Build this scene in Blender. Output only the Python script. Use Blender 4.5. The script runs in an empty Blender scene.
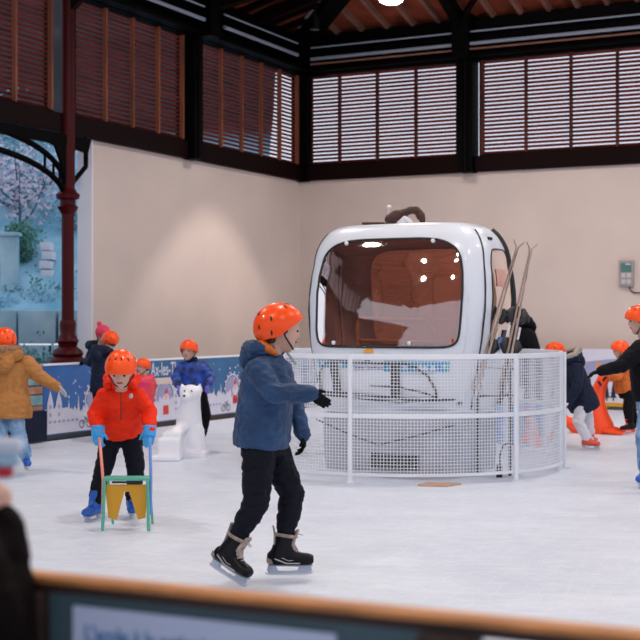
import bpy, bmesh, math, random
from mathutils import Vector, Matrix, noise
random.seed(7)
V = Vector
PI = math.pi
SC = bpy.context.scene
COL = SC.collection
F = 1337.0
EYE = 1.5

# ---------------------------------------------------------------- helpers
def J(px, py, Z):
    """the point of the place at depth Z that lies on this sight line"""
    return V(((px - 320) / F * Z, Z, EYE + (320 - py) / F * Z))

CORNER = V((-0.381, 25.5, 0))
U = V((-0.451, -0.8925, 0)).normalized()      # along the left wall, towards the camera
W = V((0.8925, -0.451, 0)).normalized()       # along the back wall, to the right
UP = V((0, 0, 1))
def H(s, t, z):
    return CORNER + W * s + U * t + UP * z

def mat(name, col, rough=0.6, metal=0.0, spec=0.5, var=0.0, vscale=8.0, col2=None, bump=0.0, bscale=60.0, emis=None, estr=0.0, stretch=None, sheen=0.0, coat=0.0, detail=4.0):
    m = bpy.data.materials.new(name); m.use_nodes = True
    nt = m.node_tree; b = nt.nodes['Principled BSDF']
    b.inputs['Base Color'].default_value = (*col, 1)
    b.inputs['Roughness'].default_value = rough
    b.inputs['Metallic'].default_value = metal
    b.inputs['Specular IOR Level'].default_value = spec
    if coat: b.inputs['Coat Weight'].default_value = coat
    if sheen: b.inputs['Sheen Weight'].default_value = sheen
    tc = nt.nodes.new('ShaderNodeTexCoord')
    src = tc.outputs['Object']
    if stretch:
        mp = nt.nodes.new('ShaderNodeMapping'); mp.inputs['Scale'].default_value = stretch
        nt.links.new(src, mp.inputs[0]); src = mp.outputs[0]
    if var or col2:
        n = nt.nodes.new('ShaderNodeTexNoise'); n.inputs['Scale'].default_value = vscale; n.inputs['Detail'].default_value = detail
        nt.links.new(src, n.inputs['Vector'])
        r = nt.nodes.new('ShaderNodeValToRGB')
        c2 = col2 if col2 else tuple(c * (1 - var) for c in col)
        r.color_ramp.elements[0].position = 0.35; r.color_ramp.elements[0].color = (*c2, 1)
        r.color_ramp.elements[1].position = 0.65; r.color_ramp.elements[1].color = (*col, 1)
        nt.links.new(n.outputs['Fac'], r.inputs[0]); nt.links.new(r.outputs[0], b.inputs['Base Color'])
    if bump:
        n2 = nt.nodes.new('ShaderNodeTexNoise'); n2.inputs['Scale'].default_value = bscale; n2.inputs['Detail'].default_value = 5
        nt.links.new(src, n2.inputs['Vector'])
        bp = nt.nodes.new('ShaderNodeBump'); bp.inputs['Strength'].default_value = bump; bp.inputs['Distance'].default_value = 0.02
        nt.links.new(n2.outputs['Fac'], bp.inputs['Height']); nt.links.new(bp.outputs[0], b.inputs['Normal'])
    if emis:
        b.inputs['Emission Color'].default_value = (*emis, 1); b.inputs['Emission Strength'].default_value = estr
    return m

def wloc(o):
    p = V((0, 0, 0))
    while o: p += o.location; o = o.parent
    return p

def finish(name, me, material, parent, smooth=True, angle=40):
    if material is not None:
        for mm in (material if isinstance(material, (list, tuple)) else [material]): me.materials.append(mm)
    if smooth:
        me.shade_smooth()
        if angle: me.set_sharp_from_angle(angle=math.radians(angle))
    ob = bpy.data.objects.new(name, me); COL.objects.link(ob)
    if parent is not None:
        me.transform(Matrix.Translation(-wloc(parent))); ob.parent = parent
    return ob

def tag(o, label=None, cat=None, group=None, kind=None):
    if label: o['label'] = label
    if cat: o['category'] = cat
    if group: o['group'] = group
    if kind: o['kind'] = kind
    return o

def thing(name, loc, label, cat, group=None):
    o = bpy.data.objects.new(name, None); COL.objects.link(o); o.location = loc; o.empty_display_size = 0.1
    return tag(o, label, cat, group)

class G:
    def __init__(s): s.bm = bmesh.new()
    def poly(s, pts, mi=0):
        f = s.bm.faces.new([s.bm.verts.new(p) for p in pts]); f.material_index = mi; return f
    def box(s, c, size, ax=None, mi=0):
        """box with centre c, full sizes along the three axes ax"""
        ax = ax or (V((1, 0, 0)), V((0, 1, 0)), V((0, 0, 1)))
        c = V(c); h = [a * (d / 2) for a, d in zip(ax, size)]
        vs = [s.bm.verts.new(c + h[0] * i + h[1] * j + h[2] * k) for i in (-1, 1) for j in (-1, 1) for k in (-1, 1)]
        for q in ((0, 1, 3, 2), (4, 6, 7, 5), (0, 4, 5, 1), (2, 3, 7, 6), (0, 2, 6, 4), (1, 5, 7, 3)):
            f = s.bm.faces.new([vs[i] for i in q]); f.material_index = mi
    def loft(s, rings, n=14, mi=0, power=2.0, caps=True):
        """rings: (centre, half axis vector, half axis vector)"""
        R = []
        for c, a, b in rings:
            r = []
            for i in range(n):
                th = 2 * PI * i / n; cs, sn = math.cos(th), math.sin(th); e = 2.0 / power
                r.append(s.bm.verts.new(V(c) + a * (math.copysign(abs(cs) ** e, cs)) + b * (math.copysign(abs(sn) ** e, sn))))
            R.append(r)
        for r0, r1 in zip(R, R[1:]):
            for i in range(n):
                f = s.bm.faces.new((r0[i], r0[(i + 1) % n], r1[(i + 1) % n], r1[i])); f.material_index = mi
        if caps:
            f = s.bm.faces.new(R[0][::-1]); f.material_index = mi
            f = s.bm.faces.new(R[-1]); f.material_index = mi
    def tube(s, pts, rad, n=10, mi=0, round_ends=False, closed=False):
        pts = [V(p) for p in pts]
        rad = list(rad) if isinstance(rad, (list, tuple)) else [rad] * len(pts)
        if closed:
            pts = pts + [pts[0]]; rad = rad + [rad[0]]
        rings = []; a = None
        for i, p in enumerate(pts):
            if closed: d = pts[(i + 1) % (len(pts) - 1)] - pts[i - 1 if i > 0 else -2]
            else: d = pts[min(i + 1, len(pts) - 1)] - pts[max(i - 1, 0)]
            if d.length < 1e-9: d = V((0, 0, 1))
            d.normalize()
            if a is None:
                a = d.cross(V((0, 0, 1)) if abs(d.z) < 0.9 else V((1, 0, 0))).normalized()
            else:
                a = (a - d * a.dot(d))
                a = a.normalized() if a.length > 1e-6 else d.orthogonal().normalized()
            b = d.cross(a)
            rings.append((p, a, b, d, rad[i]))
        out = []
        if round_ends:
            p, a, b, d, r = rings[0]
            for k in (1.45, 1.1, 0.7, 0.35): out.append((p - d * (math.sin(k) * r), a * (math.cos(k) * r), b * (math.cos(k) * r)))
        for p, a, b, d, r in rings: out.append((p, a * r, b * r))
        if round_ends:
            p, a, b, d, r = rings[-1]
            for k in (0.35, 0.7, 1.1, 1.45): out.append((p + d * (math.sin(k) * r), a * (math.cos(k) * r), b * (math.cos(k) * r)))
        s.loft(out, n, mi, caps=not closed)
    def ball(s, c, rx, ry=None, rz=None, ax=None, n=14, mi=0):
        ry = ry if ry is not None else rx; rz = rz if rz is not None else rx
        ax = ax or (V((1, 0, 0)), V((0, 1, 0)), V((0, 0, 1)))
        m = n // 2 + 1; rings = []
        for i in range(m + 1):
            k = -PI / 2 + PI * (i + 0.0) / m
            k = max(-PI / 2 + 0.06, min(PI / 2 - 0.06, k))
            rings.append((V(c) + ax[2] * (math.sin(k) * rz), ax[0] * (math.cos(k) * rx), ax[1] * (math.cos(k) * ry)))
        s.loft(rings, n, mi)
    def prism(s, pts, off, mi=0):
        """polygon pts extruded by the vector off"""
        a = [s.bm.verts.new(V(p)) for p in pts]; b = [s.bm.verts.new(V(p) + off) for p in pts]; n = len(pts)
        for f in (a[::-1], b): s.bm.faces.new(f).material_index = mi
        for i in range(n): s.bm.faces.new((a[i], a[(i + 1) % n], b[(i + 1) % n], b[i])).material_index = mi
    def mesh(s, name='m'):
        bmesh.ops.recalc_face_normals(s.bm, faces=s.bm.faces[:])
        me = bpy.data.meshes.new(name); s.bm.to_mesh(me); s.bm.free(); return me
    def build(s, name, material, parent=None, smooth=True, angle=40, bevel=0.0):
        if bevel:
            bmesh.ops.recalc_face_normals(s.bm, faces=s.bm.faces[:])
            bmesh.ops.bevel(s.bm, geom=s.bm.edges[:], offset=bevel, segments=2, affect='EDGES', profile=0.6)
        return finish(name, s.mesh(name), material, parent, smooth, angle)
    def organic(s, name, material, parent, voxel=0.01, smooth=6, crease=0.0, csize=0.08, seed=0):
        """one continuous surface around everything collected"""
        me = s.mesh(name)
        ob = bpy.data.objects.new('tmp', me); COL.objects.link(ob)
        md = ob.modifiers.new('r', 'REMESH'); md.mode = 'VOXEL'; md.voxel_size = voxel; md.adaptivity = 0
        if smooth:
            sm = ob.modifiers.new('s', 'SMOOTH'); sm.iterations = smooth; sm.factor = 0.5
        dg = bpy.context.evaluated_depsgraph_get()
        out = bpy.data.meshes.new_from_object(ob.evaluated_get(dg))
        bpy.data.objects.remove(ob); bpy.data.meshes.remove(me)
        if crease:
            nr = [v.normal.copy() for v in out.vertices]
            o3 = V((seed * 3.7, seed * 1.3, seed * 2.1))
            for v, nn in zip(out.vertices, nr):
                q = v.co / csize + o3
                q = V((q.x, q.y, q.z * 1.6))
                w = noise.noise(q) + 0.5 * noise.noise(q * 2.1)
                w = -abs(w) * 1.3 + 0.25
                v.co += nn * (w * crease)
        return finish(name, out, material, parent, True, None)

def struct(name, g, material, **k):
    o = g.build(name, material, None, **k); o['kind'] = 'structure'; return o

def text_mesh(body, size, origin, right, up, normal, depth, name, material, parent, align='LEFT', bold=0.0, squeeze=1.0):
    c = bpy.data.curves.new('t', 'FONT'); c.body = body; c.size = size; c.align_x = align; c.extrude = depth; c.offset = bold; c.space_character = 1.05
    ob = bpy.data.objects.new('t', c); COL.objects.link(ob)
    dg = bpy.context.evaluated_depsgraph_get()
    me = bpy.data.meshes.new_from_object(ob.evaluated_get(dg))
    bpy.data.objects.remove(ob); bpy.data.curves.remove(c)
    M4 = Matrix((right * squeeze, up, normal)).transposed().to_4x4(); M4.translation = origin
    me.transform(M4)
    return finish(name, me, material, parent, False)

# ---------------------------------------------------------------- materials
m_plaster = mat('wall plaster', (0.66, 0.555, 0.515), 0.9, var=0.07, vscale=0.9, bump=0.15, bscale=120)
m_pale_bluish = mat('daylit wall end and pale steps', (0.80, 0.80, 0.88), 0.9, var=0.05, vscale=1.5)  # daylight on the wall end put into a paler bluish colour; also the steps
m_steel = mat('dark red steel', (0.0075, 0.0016, 0.0018), 0.6, spec=0.08)
m_steel_red = mat('oxide red painted iron', (0.060, 0.0035, 0.006), 0.4, spec=0.15)
m_black_steel = mat('black steel', (0.0016, 0.0012, 0.0016), 0.6, spec=0.06)
m_slat = mat('red brown louvre slat', (0.24, 0.042, 0.030), 0.5, spec=0.25, var=0.45, vscale=1.2, stretch=(0.6, 0.6, 8))
m_mullion_unlit = mat('unlit maroon louvre post', (0.11, 0.017, 0.009), 0.5, spec=0.2, var=0.5, vscale=1.0)  # darker copy of the louvre post, without the lamp light
m_mullion_lit = mat('lamp lit louvre post', (0.30, 0.075, 0.025), 0.5, var=0.5, vscale=1.0)  # louvre post with orange lamp light put into its colour
m_roof = mat('roof boards', (0.30, 0.050, 0.016), 0.8, var=0.5, vscale=2.5, bump=0.1)
m_rafter = mat('rafter timber', (0.28, 0.12, 0.085), 0.7, var=0.3, vscale=4)
m_edge_light = mat('skylit steel edge', (0.30, 0.35, 0.45), 0.4, spec=0.2)  # bluish skylight on the steel edges put into the colour
m_ironblack = mat('black iron', (0.0012, 0.0008, 0.0014), 0.6, spec=0.05)
m_navy = mat('navy fabric', (0.007, 0.014, 0.042), 0.7, spec=0.25, var=0.4, vscale=14, bump=0.3, bscale=90)
m_blue_jacket = mat('slate blue jacket', (0.020, 0.066, 0.165), 0.62, spec=0.3, col2=(0.013, 0.043, 0.115), vscale=9, bump=0.35, bscale=70, sheen=0.1)
m_black_fabric = mat('black fabric', (0.0035, 0.0035, 0.006), 0.75, spec=0.15, bump=0.4, bscale=70)
m_dark_trouser = mat('dark trouser cloth', (0.0035, 0.005, 0.012), 0.75, spec=0.2, bump=0.4, bscale=50)
m_red_jacket = mat('red jacket', (0.92, 0.030, 0.003), 0.6, spec=0.2, var=0.15, vscale=9, bump=0.3, bscale=60)
m_brown_coat = mat('tan brown coat', (0.46, 0.19, 0.045), 0.75, var=0.2, vscale=9, bump=0.4, bscale=60)
m_fur = mat('fur trim', (0.55, 0.30, 0.16), 0.95, var=0.6, vscale=60, bump=1.0, bscale=90)
m_white_fur = mat('pale fur trim', (0.62, 0.52, 0.48), 0.95, var=0.4, vscale=60, bump=1.0, bscale=90)
m_orange_jacket = mat('orange jacket', (0.72, 0.16, 0.015), 0.6, var=0.35, vscale=22, bump=0.4)
m_pink = mat('magenta fabric', (0.75, 0.03, 0.16), 0.6, bump=0.3)
m_coral = mat('coral fabric', (0.85, 0.10, 0.06), 0.6, bump=0.3)
m_pinkpant = mat('pink trouser cloth', (0.80, 0.22, 0.25), 0.7, bump=0.3)
m_jeans = mat('blue denim', (0.10, 0.22, 0.42), 0.8, col2=(0.28, 0.45, 0.65), vscale=9, bump=0.4, bscale=80)
m_whitepant = mat('white trouser cloth', (0.74, 0.72, 0.78), 0.7, var=0.12, vscale=10, bump=0.35, bscale=50)
m_skin = mat('skin', (0.62, 0.36, 0.27), 0.5)
m_helmet = mat('orange helmet shell', (0.98, 0.085, 0.004), 0.32, spec=0.35, coat=0.15)
m_vent = mat('helmet vent', (0.03, 0.008, 0.008), 0.6)
m_hair = mat('brown hair', (0.075, 0.030, 0.018), 0.6, bump=0.8, bscale=150)
m_lips = mat('lips', (0.45, 0.06, 0.06), 0.5)
m_eye = mat('dark eye', (0.015, 0.012, 0.012), 0.2)
m_strap = mat('black webbing', (0.012, 0.012, 0.014), 0.6)
m_skyglove = mat('sky blue glove', (0.035, 0.36, 0.78), 0.6, bump=0.3)
m_blueplastic = mat('blue skate plastic', (0.015, 0.12, 0.55), 0.35, var=0.3, vscale=20)
m_purple = mat('violet blue fabric', (0.16, 0.14, 0.60), 0.6)
m_bootblack = mat('black skate leather', (0.0035, 0.0035, 0.007), 0.4, spec=0.22)
m_bootgrey = mat('silver grey skate trim', (0.45, 0.44, 0.46), 0.4)
m_bootcream = mat('worn grey brown tongue felt', (0.45, 0.36, 0.32), 0.8, var=0.5, vscale=30)
m_holder = mat('translucent grey blade holder', (0.46, 0.52, 0.62), 0.35)
m_blade = mat('steel blade', (0.65, 0.66, 0.70), 0.2, metal=1.0)
m_lace = mat('grey lace', (0.42, 0.42, 0.46), 0.8)
m_redskate = mat('orange red skate', (0.80, 0.09, 0.04), 0.4)
m_white_paint = mat('white painted steel', (0.80, 0.83, 0.90), 0.35)
m_gondola = mat('white fibreglass', (0.74, 0.79, 0.88), 0.28, coat=0.4)
m_rubber = mat('black rubber seal', (0.010, 0.010, 0.012), 0.5)
m_teal = mat('teal green metal', (0.10, 0.42, 0.30), 0.4)
m_yellow = mat('mustard yellow board', (0.60, 0.30, 0.010), 0.5)
m_pole_pink = mat('salmon pole', (0.80, 0.25, 0.20), 0.4)
m_pole_blue = mat('light blue pole', (0.12, 0.30, 0.70), 0.4)
m_bear = mat('white moulded plastic', (0.86, 0.87, 0.93), 0.4)
m_seal = mat('orange red moulded plastic', (0.90, 0.075, 0.010), 0.35)
m_sealblue = mat('blue moulded plastic', (0.04, 0.22, 0.62), 0.35)
m_banner = mat('blue printed board', (0.012, 0.095, 0.34), 0.45, col2=(0.03, 0.15, 0.46), vscale=1.4)
m_banner2 = mat('deep blue printed board', (0.014, 0.085, 0.22), 0.45, col2=(0.03, 0.14, 0.32), vscale=1.4)
m_print = mat('white print', (0.66, 0.66, 0.78), 0.5, var=0.06)
m_print_grey = mat('grey violet print', (0.32, 0.32, 0.52), 0.5)
m_print_red = mat('red print', (0.70, 0.05, 0.04), 0.5)
m_print_pink = mat('flesh print', (0.75, 0.42, 0.35), 0.5)
m_print_black = mat('black print', (0.02, 0.03, 0.07), 0.5)
m_print_orange = mat('orange print', (0.85, 0.30, 0.02), 0.5)
m_tan_slat = mat('tan fence board', (0.45, 0.22, 0.14), 0.7, var=0.3, vscale=6)
m_teal_slat = mat('grey teal fence board', (0.20, 0.38, 0.42), 0.7, var=0.3, vscale=6)
m_railwood = mat('orange varnished timber', (0.70, 0.27, 0.07), 0.5, var=0.3, vscale=6, stretch=(1, 6, 6))
m_darkwood = mat('dark stained timber', (0.035, 0.012, 0.006), 0.6, var=0.4, vscale=8)
m_panel = mat('grey teal panel', (0.05, 0.10, 0.12), 0.6, var=0.2, vscale=4)
m_sign = mat('pale blue sign board', (0.50, 0.57, 0.74), 0.5)
m_signtext = mat('blue sign lettering', (0.05, 0.20, 0.42), 0.5)
m_grey_tarp = mat('grey snow dusted plinth', (0.42, 0.45, 0.52), 0.85, var=0.3, vscale=3, bump=0.5, bscale=12)
m_ply = mat('raw plywood', (0.60, 0.38, 0.26), 0.8, var=0.2)
m_darkfloor = mat('dark concrete', (0.035, 0.033, 0.035), 0.85, var=0.3, vscale=2)
m_cream_rail = mat('cream painted tube', (0.80, 0.62, 0.52), 0.4)
m_bench = mat('brown moulded bench', (0.22, 0.11, 0.08), 0.6)
m_brown_leather = mat('red brown leather', (0.055, 0.013, 0.007), 0.5, var=0.4, vscale=12, bump=0.4)
m_sticker = mat('turquoise sticker', (0.0, 0.27, 0.62), 0.4, col2=(0.0, 0.42, 0.52), vscale=9)
m_sticker_orange = mat('orange sticker', (0.90, 0.40, 0.04), 0.4)
m_darkblue_print = mat('dark blue print', (0.02, 0.04, 0.30), 0.4)
m_ski_edge = mat('ski sidewall', (0.34, 0.24, 0.19), 0.4)
m_ski_top = mat('ski top sheet', (0.50, 0.40, 0.34), 0.3, var=0.5, vscale=7)
m_binding = mat('black ski binding', (0.015, 0.015, 0.018), 0.4)
m_binding_w = mat('white ski binding', (0.75, 0.75, 0.78), 0.4)
m_ctrl = mat('grey control housing', (0.33, 0.30, 0.30), 0.5)
m_ctrl_btn = mat('pale control button', (0.52, 0.49, 0.50), 0.4)
m_screen = mat('green lcd screen', (0.08, 0.19, 0.165), 0.2)
m_cable = mat('dark cable', (0.05, 0.012, 0.012), 0.5)
m_lampglow = mat('lamp diffuser', (1, 1, 1), 0.5, emis=(1.0, 0.93, 0.80), estr=60)
m_stone = mat('daylight blue stone', (0.30, 0.50, 0.62), 0.9, col2=(0.50, 0.68, 0.76), vscale=1.5, bump=0.6, bscale=6)  # blue cast of the daylight put into the stone, hill and leaf colours
m_hill = mat('scrub hillside', (0.15, 0.40, 0.54), 1.0, col2=(0.36, 0.62, 0.78), vscale=1.1, bump=1.0, bscale=3, detail=8)
m_bark = mat('tree bark', (0.10, 0.15, 0.18), 0.9)
m_leaf_a = mat('blue green leaf', (0.10, 0.28, 0.22), 0.8)
m_leaf_b = mat('daylight blue leaf', (0.28, 0.52, 0.64), 0.8)
m_leaf_c = mat('pinkish blossom', (0.66, 0.60, 0.72), 0.8)
m_pale_blue = mat('pale blue knit', (0.42, 0.62, 0.75), 0.9, bump=0.6)
m_pale_white = mat('white blue knit', (0.70, 0.76, 0.86), 0.9, bump=0.6)
m_redknit = mat('red knit', (0.60, 0.03, 0.04), 0.9)
m_spect = mat('dark brown coat', (0.006, 0.0032, 0.003), 0.85, spec=0.1, bump=0.3)

def ice_material():
    m = bpy.data.materials.new('rink ice'); m.use_nodes = True
    nt = m.node_tree; b = nt.nodes['Principled BSDF']; N = nt.nodes.new; L = nt.links.new
    tc = N('ShaderNodeTexCoord')
    n1 = N('ShaderNodeTexNoise'); n1.inputs['Scale'].default_value = 0.55; n1.inputs['Detail'].default_value = 8; n1.inputs['Distortion'].default_value = 1.2
    mp = N('ShaderNodeMapping'); mp.inputs['Scale'].default_value = (1.0, 1.6, 1); mp.inputs['Rotation'].default_value = (0, 0, 0.3)
    L(tc.outputs['Object'], mp.inputs[0]); L(mp.outputs[0], n1.inputs['Vector'])
    # curved skate scratches: two warped wave fields
    fac = []
    for k, (rot, sc, dist) in enumerate(((0.4, 3.0, 9.0), (1.7, 2.3, 12.0), (2.6, 4.0, 7.0))):
        mq = N('ShaderNodeMapping'); mq.inputs['Rotation'].default_value = (0, 0, rot); mq.inputs['Location'].default_value = (k * 3.1, k, 0)
        w = N('ShaderNodeTexWave'); w.inputs['Scale'].default_value = sc; w.inputs['Distortion'].default_value = dist; w.inputs['Detail'].default_value = 3; w.inputs['Detail Scale'].default_value = 0.6
        L(tc.outputs['Object'], mq.inputs[0]); L(mq.outputs[0], w.inputs['Vector'])
        r = N('ShaderNodeValToRGB'); r.color_ramp.elements[0].position = 0.965; r.color_ramp.elements[1].position = 1.0
        r.color_ramp.elements[0].color = (0, 0, 0, 1); r.color_ramp.elements[1].color = (1, 1, 1, 1)
        L(w.outputs['Fac'], r.inputs[0]); fac.append(r.outputs[0])
    a = N('ShaderNodeMath'); a.operation = 'ADD'; L(fac[0], a.inputs[0]); L(fac[1], a.inputs[1])
    a2 = N('ShaderNodeMath'); a2.operation = 'ADD'; a2.use_clamp = True; L(a.outputs[0], a2.inputs[0]); L(fac[2], a2.inputs[1])
    n3 = N('ShaderNodeTexNoise'); n3.inputs['Scale'].default_value = 5; n3.inputs['Detail'].default_value = 9; n3.inputs['Roughness'].default_value = 0.7
    L(mp.outputs[0], n3.inputs['Vector'])
    r1 = N('ShaderNodeValToRGB'); r1.color_ramp.elements[0].position = 0.33; r1.color_ramp.elements[0].color = (0.56, 0.63, 0.76, 1)
    r1.color_ramp.elements[1].position = 0.66; r1.color_ramp.elements[1].color = (0.75, 0.80, 0.90, 1)
    mix = N('ShaderNodeMix'); mix.data_type = 'FLOAT'; mix.inputs[0].default_value = 0.55
    L(n1.outputs['Fac'], mix.inputs[2]); L(n3.outputs['Fac'], mix.inputs[3]); L(mix.outputs[0], r1.inputs[0])
    m2 = N('ShaderNodeMix'); m2.data_type = 'RGBA'; m2.inputs[7].default_value = (0.86, 0.89, 0.95, 1)
    s = N('ShaderNodeMath'); s.operation = 'MULTIPLY'; s.inputs[1].default_value = 0.22
    L(a2.outputs[0], s.inputs[0]); L(s.outputs[0], m2.inputs[0]); L(r1.outputs[0], m2.inputs[6]); L(m2.outputs[2], b.inputs['Base Color'])
    b.inputs['Roughness'].default_value = 0.42; b.inputs['Specular IOR Level'].default_value = 0.35
    bp = N('ShaderNodeBump'); bp.inputs['Strength'].default_value = 0.3; bp.inputs['Distance'].default_value = 0.008
    ad = N('ShaderNodeMath'); ad.operation = 'ADD'; L(n3.outputs['Fac'], ad.inputs[0]); L(s.outputs[0], ad.inputs[1])
    L(ad.outputs[0], bp.inputs['Height']); L(bp.outputs[0], b.inputs['Normal'])
    return m
m_ice = ice_material()

def glass_material(name, tint, refl):
    m = bpy.data.materials.new(name); m.use_nodes = True
    nt = m.node_tree; nt.nodes.clear(); N = nt.nodes.new; L = nt.links.new
    out = N('ShaderNodeOutputMaterial'); mix = N('ShaderNodeMixShader'); t = N('ShaderNodeBsdfTransparent'); g = N('ShaderNodeBsdfGlossy')
    t.inputs[0].default_value = (*tint, 1); g.inputs[0].default_value = (1, 0.94, 0.9, 1); g.inputs['Roughness'].default_value = 0.03
    fr = N('ShaderNodeFresnel'); fr.inputs[0].default_value = 1.5
    ad = N('ShaderNodeMath'); ad.inputs[1].default_value = refl; ad.use_clamp = True
    L(fr.outputs[0], ad.inputs[0]); L(ad.outputs[0], mix.inputs[0]); L(t.outputs[0], mix.inputs[1]); L(g.outputs[0], mix.inputs[2]); L(mix.outputs[0], out.inputs[0])
    return m
m_glass = glass_material('brown tinted glazing', (0.68, 0.42, 0.35), 0.20)
m_glass_side = glass_material('pale side glazing', (0.80, 0.70, 0.68), 0.20)

# ---------------------------------------------------------------- the setting
AXH = (W, U, UP)
g = G()
g.poly([H(1.4, -0.6 + 1.05, 0), H(1.4, 27, 0), H(24, 27, 0), H(24, 0.45, 0)][::-1])
ice = struct('floor', g, m_ice, smooth=False)
g = G(); g.poly([H(-30, -25, -0.03), H(45, -25, -0.03), H(45, 50, -0.03), H(-30, 50, -0.03)])
struct('ground', g, m_darkfloor, smooth=False)

WALL_H = 4.14
g = G(); g.box(H(-0.11, 3.29, WALL_H / 2), (0.22, 6.58, WALL_H), AXH)
struct('wall_left', g, m_plaster, smooth=False)
g = G(); g.box(H(-0.11, 6.595, WALL_H / 2 + 0.02), (0.26, 0.03, WALL_H + 0.04), AXH)  # end face of the wall, made paler to show daylight on it
struct('trim_1', g, m_pale_bluish, smooth=False)
g = G(); g.box(H(8.8, -0.11, WALL_H / 2), (18.04, 0.22, WALL_H), AXH)
struct('wall_back', g, m_plaster, smooth=False)
g = G(); g.box(H(-0.11, 21.2, WALL_H / 2), (0.22, 12.4, WALL_H), AXH)  # unseen wall, added so the cabin window reflects brown
struct('wall_left_added', g, mat('brown added wall', (0.16, 0.06, 0.035), 0.8, var=0.4, vscale=3), smooth=False)
# sill beams over the walls
g = G(); g.box(H(-0.05, 11.0, 4.28), (0.28, 22.2, 0.28), AXH)
struct('beam_left', g, m_steel, smooth=False)
g = G(); g.box(H(8.8, -0.05, 4.28), (18.0, 0.28, 0.28), AXH)
struct('beam_back', g, m_steel, smooth=False)
# top plate girders
g = G(); g.box(H(-0.02, 11.0, 6.5), (0.34, 22.4, 0.74), AXH); g.box(H(0.12, 11.0, 6.17), (0.5, 22.4, 0.05), AXH)
struct('beam_left_top', g, m_black_steel, smooth=False)
g = G(); g.box(H(8.8, -0.02, 6.5), (18.0, 0.34, 0.74), AXH); g.box(H(8.8, 0.12, 6.17), (18, 0.5, 0.05), AXH)
struct('beam_back_top', g, m_black_steel, smooth=False)

# columns
def column(p, r, z0, z1, m):
    g = G(); g.tube([p + UP * z0, p + UP * z1], r, 20); return g
for i, t in enumerate((-0.05, 3.93)):
    g = G(); g.box(H(0.08, t + 0.05, 5.5), (0.28, 0.26, 2.75), AXH); g.box(H(0.3, t + 0.05, 6.5), (0.5, 0.3, 0.8), AXH)
    g.tube([H(0.22, t + 0.05, 4.15), H(0.22, t + 0.05, 6.9)], 0.045, 10)
    struct('column', g, m_black_steel)
for s_ in (3.45, 7.15, 10.55, 14.0):
    g = G(); g.box(H(s_, 0.10, 5.5), (0.25, 0.34, 2.75), AXH); g.box(H(s_, 0.3, 6.5), (0.3, 0.5, 0.8), AXH); g.tube([H(s_, 0.28, 4.15), H(s_, 0.28, 6.9)], 0.045, 10)
    struct('column', g, m_black_steel)
for t in (7.28, 11.1, 14.9, 18.7, 22.3):
    p = H(0.10, t, 0); g = column(p, 0.088, 1.0, 3.3, None); g.tube([p + UP * 3.3, p + UP * 7.0], 0.10, 20)
    prof = [(0.26, 0.0), (0.26, 0.92), (0.24, 0.95), (0.20, 0.98), (0.22, 1.02), (0.20, 1.07), (0.13, 1.12), (0.14, 1.18), (0.16, 1.20), (0.14, 1.23), (0.105, 1.3), (0.115, 1.42), (0.115, 1.46), (0.10, 1.5)]
    g.loft([(p + UP * z, W * r, U * r) for r, z in prof], 20)
    prof = [(0.09, 3.0), (0.12, 3.05), (0.15, 3.1), (0.11, 3.13), (0.11, 3.2), (0.16, 3.22), (0.17, 3.28), (0.12, 3.32), (0.09, 3.4)]
    g.loft([(p + UP * z, W * r, U * r) for r, z in prof], 20)
    struct('column', g, m_steel_red)
    # curved spandrel brackets either side, in the plane of the side opening
    g = G()
    for sg in ((1, -1) if t > 7.5 else (1, )):
        for (r0x, z0, r0z) in ((1.9, 3.22, 0.55), (1.9, 3.42, 0.62)):
            pts = [p + U * (sg * (0.07 + r0x * (1 - math.cos(a)) ** 1.0)) + UP * (z0 + r0z * math.sin(a)) for a in [PI / 2 * k / 14 for k in range(15)]]
            g.tube(pts, 0.042, 8)
        for k in range(1, 5):
            a = PI / 2 * k / 9
            x = sg * (0.07 + 1.9 * (1 - math.cos(a)))
            g.tube([p + U * x + UP * (3.22 + 0.55 * math.sin(a)), p + U * x + UP * (3.42 + 0.62 * math.sin(a) + 0.02)], 0.02, 6)
        g.box(p + U * (sg * 0.95) + UP * 4.04, (0.1, 1.9, 0.14), AXH)
        g.prism([p + U * (sg * 0.07) + UP * 3.5, p + U * (sg * 0.07) + UP * 4.1, p + U * (sg * 1.0) + UP * 4.1, p + U * (sg * 0.32) + UP * 3.93], W * 0.04)
    if t < 7.5:
        for (a0, b0, c0, d0) in ((0.07, 3.42, 0.42, 3.72), (0.42, 3.72, 0.42, 4.12), (0.07, 3.9, 0.42, 4.12)):
            g.tube([p - U * a0 + UP * b0, p - U * c0 + UP * d0], 0.035, 8)
        g.prism([p - U * 0.07 + UP * 3.95, p - U * 0.07 + UP * 4.12, p - U * 0.5 + UP * 4.12, p - U * 0.42 + UP * 3.9], W * 0.04)
    struct('bracket_beam', g, m_ironblack)

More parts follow.
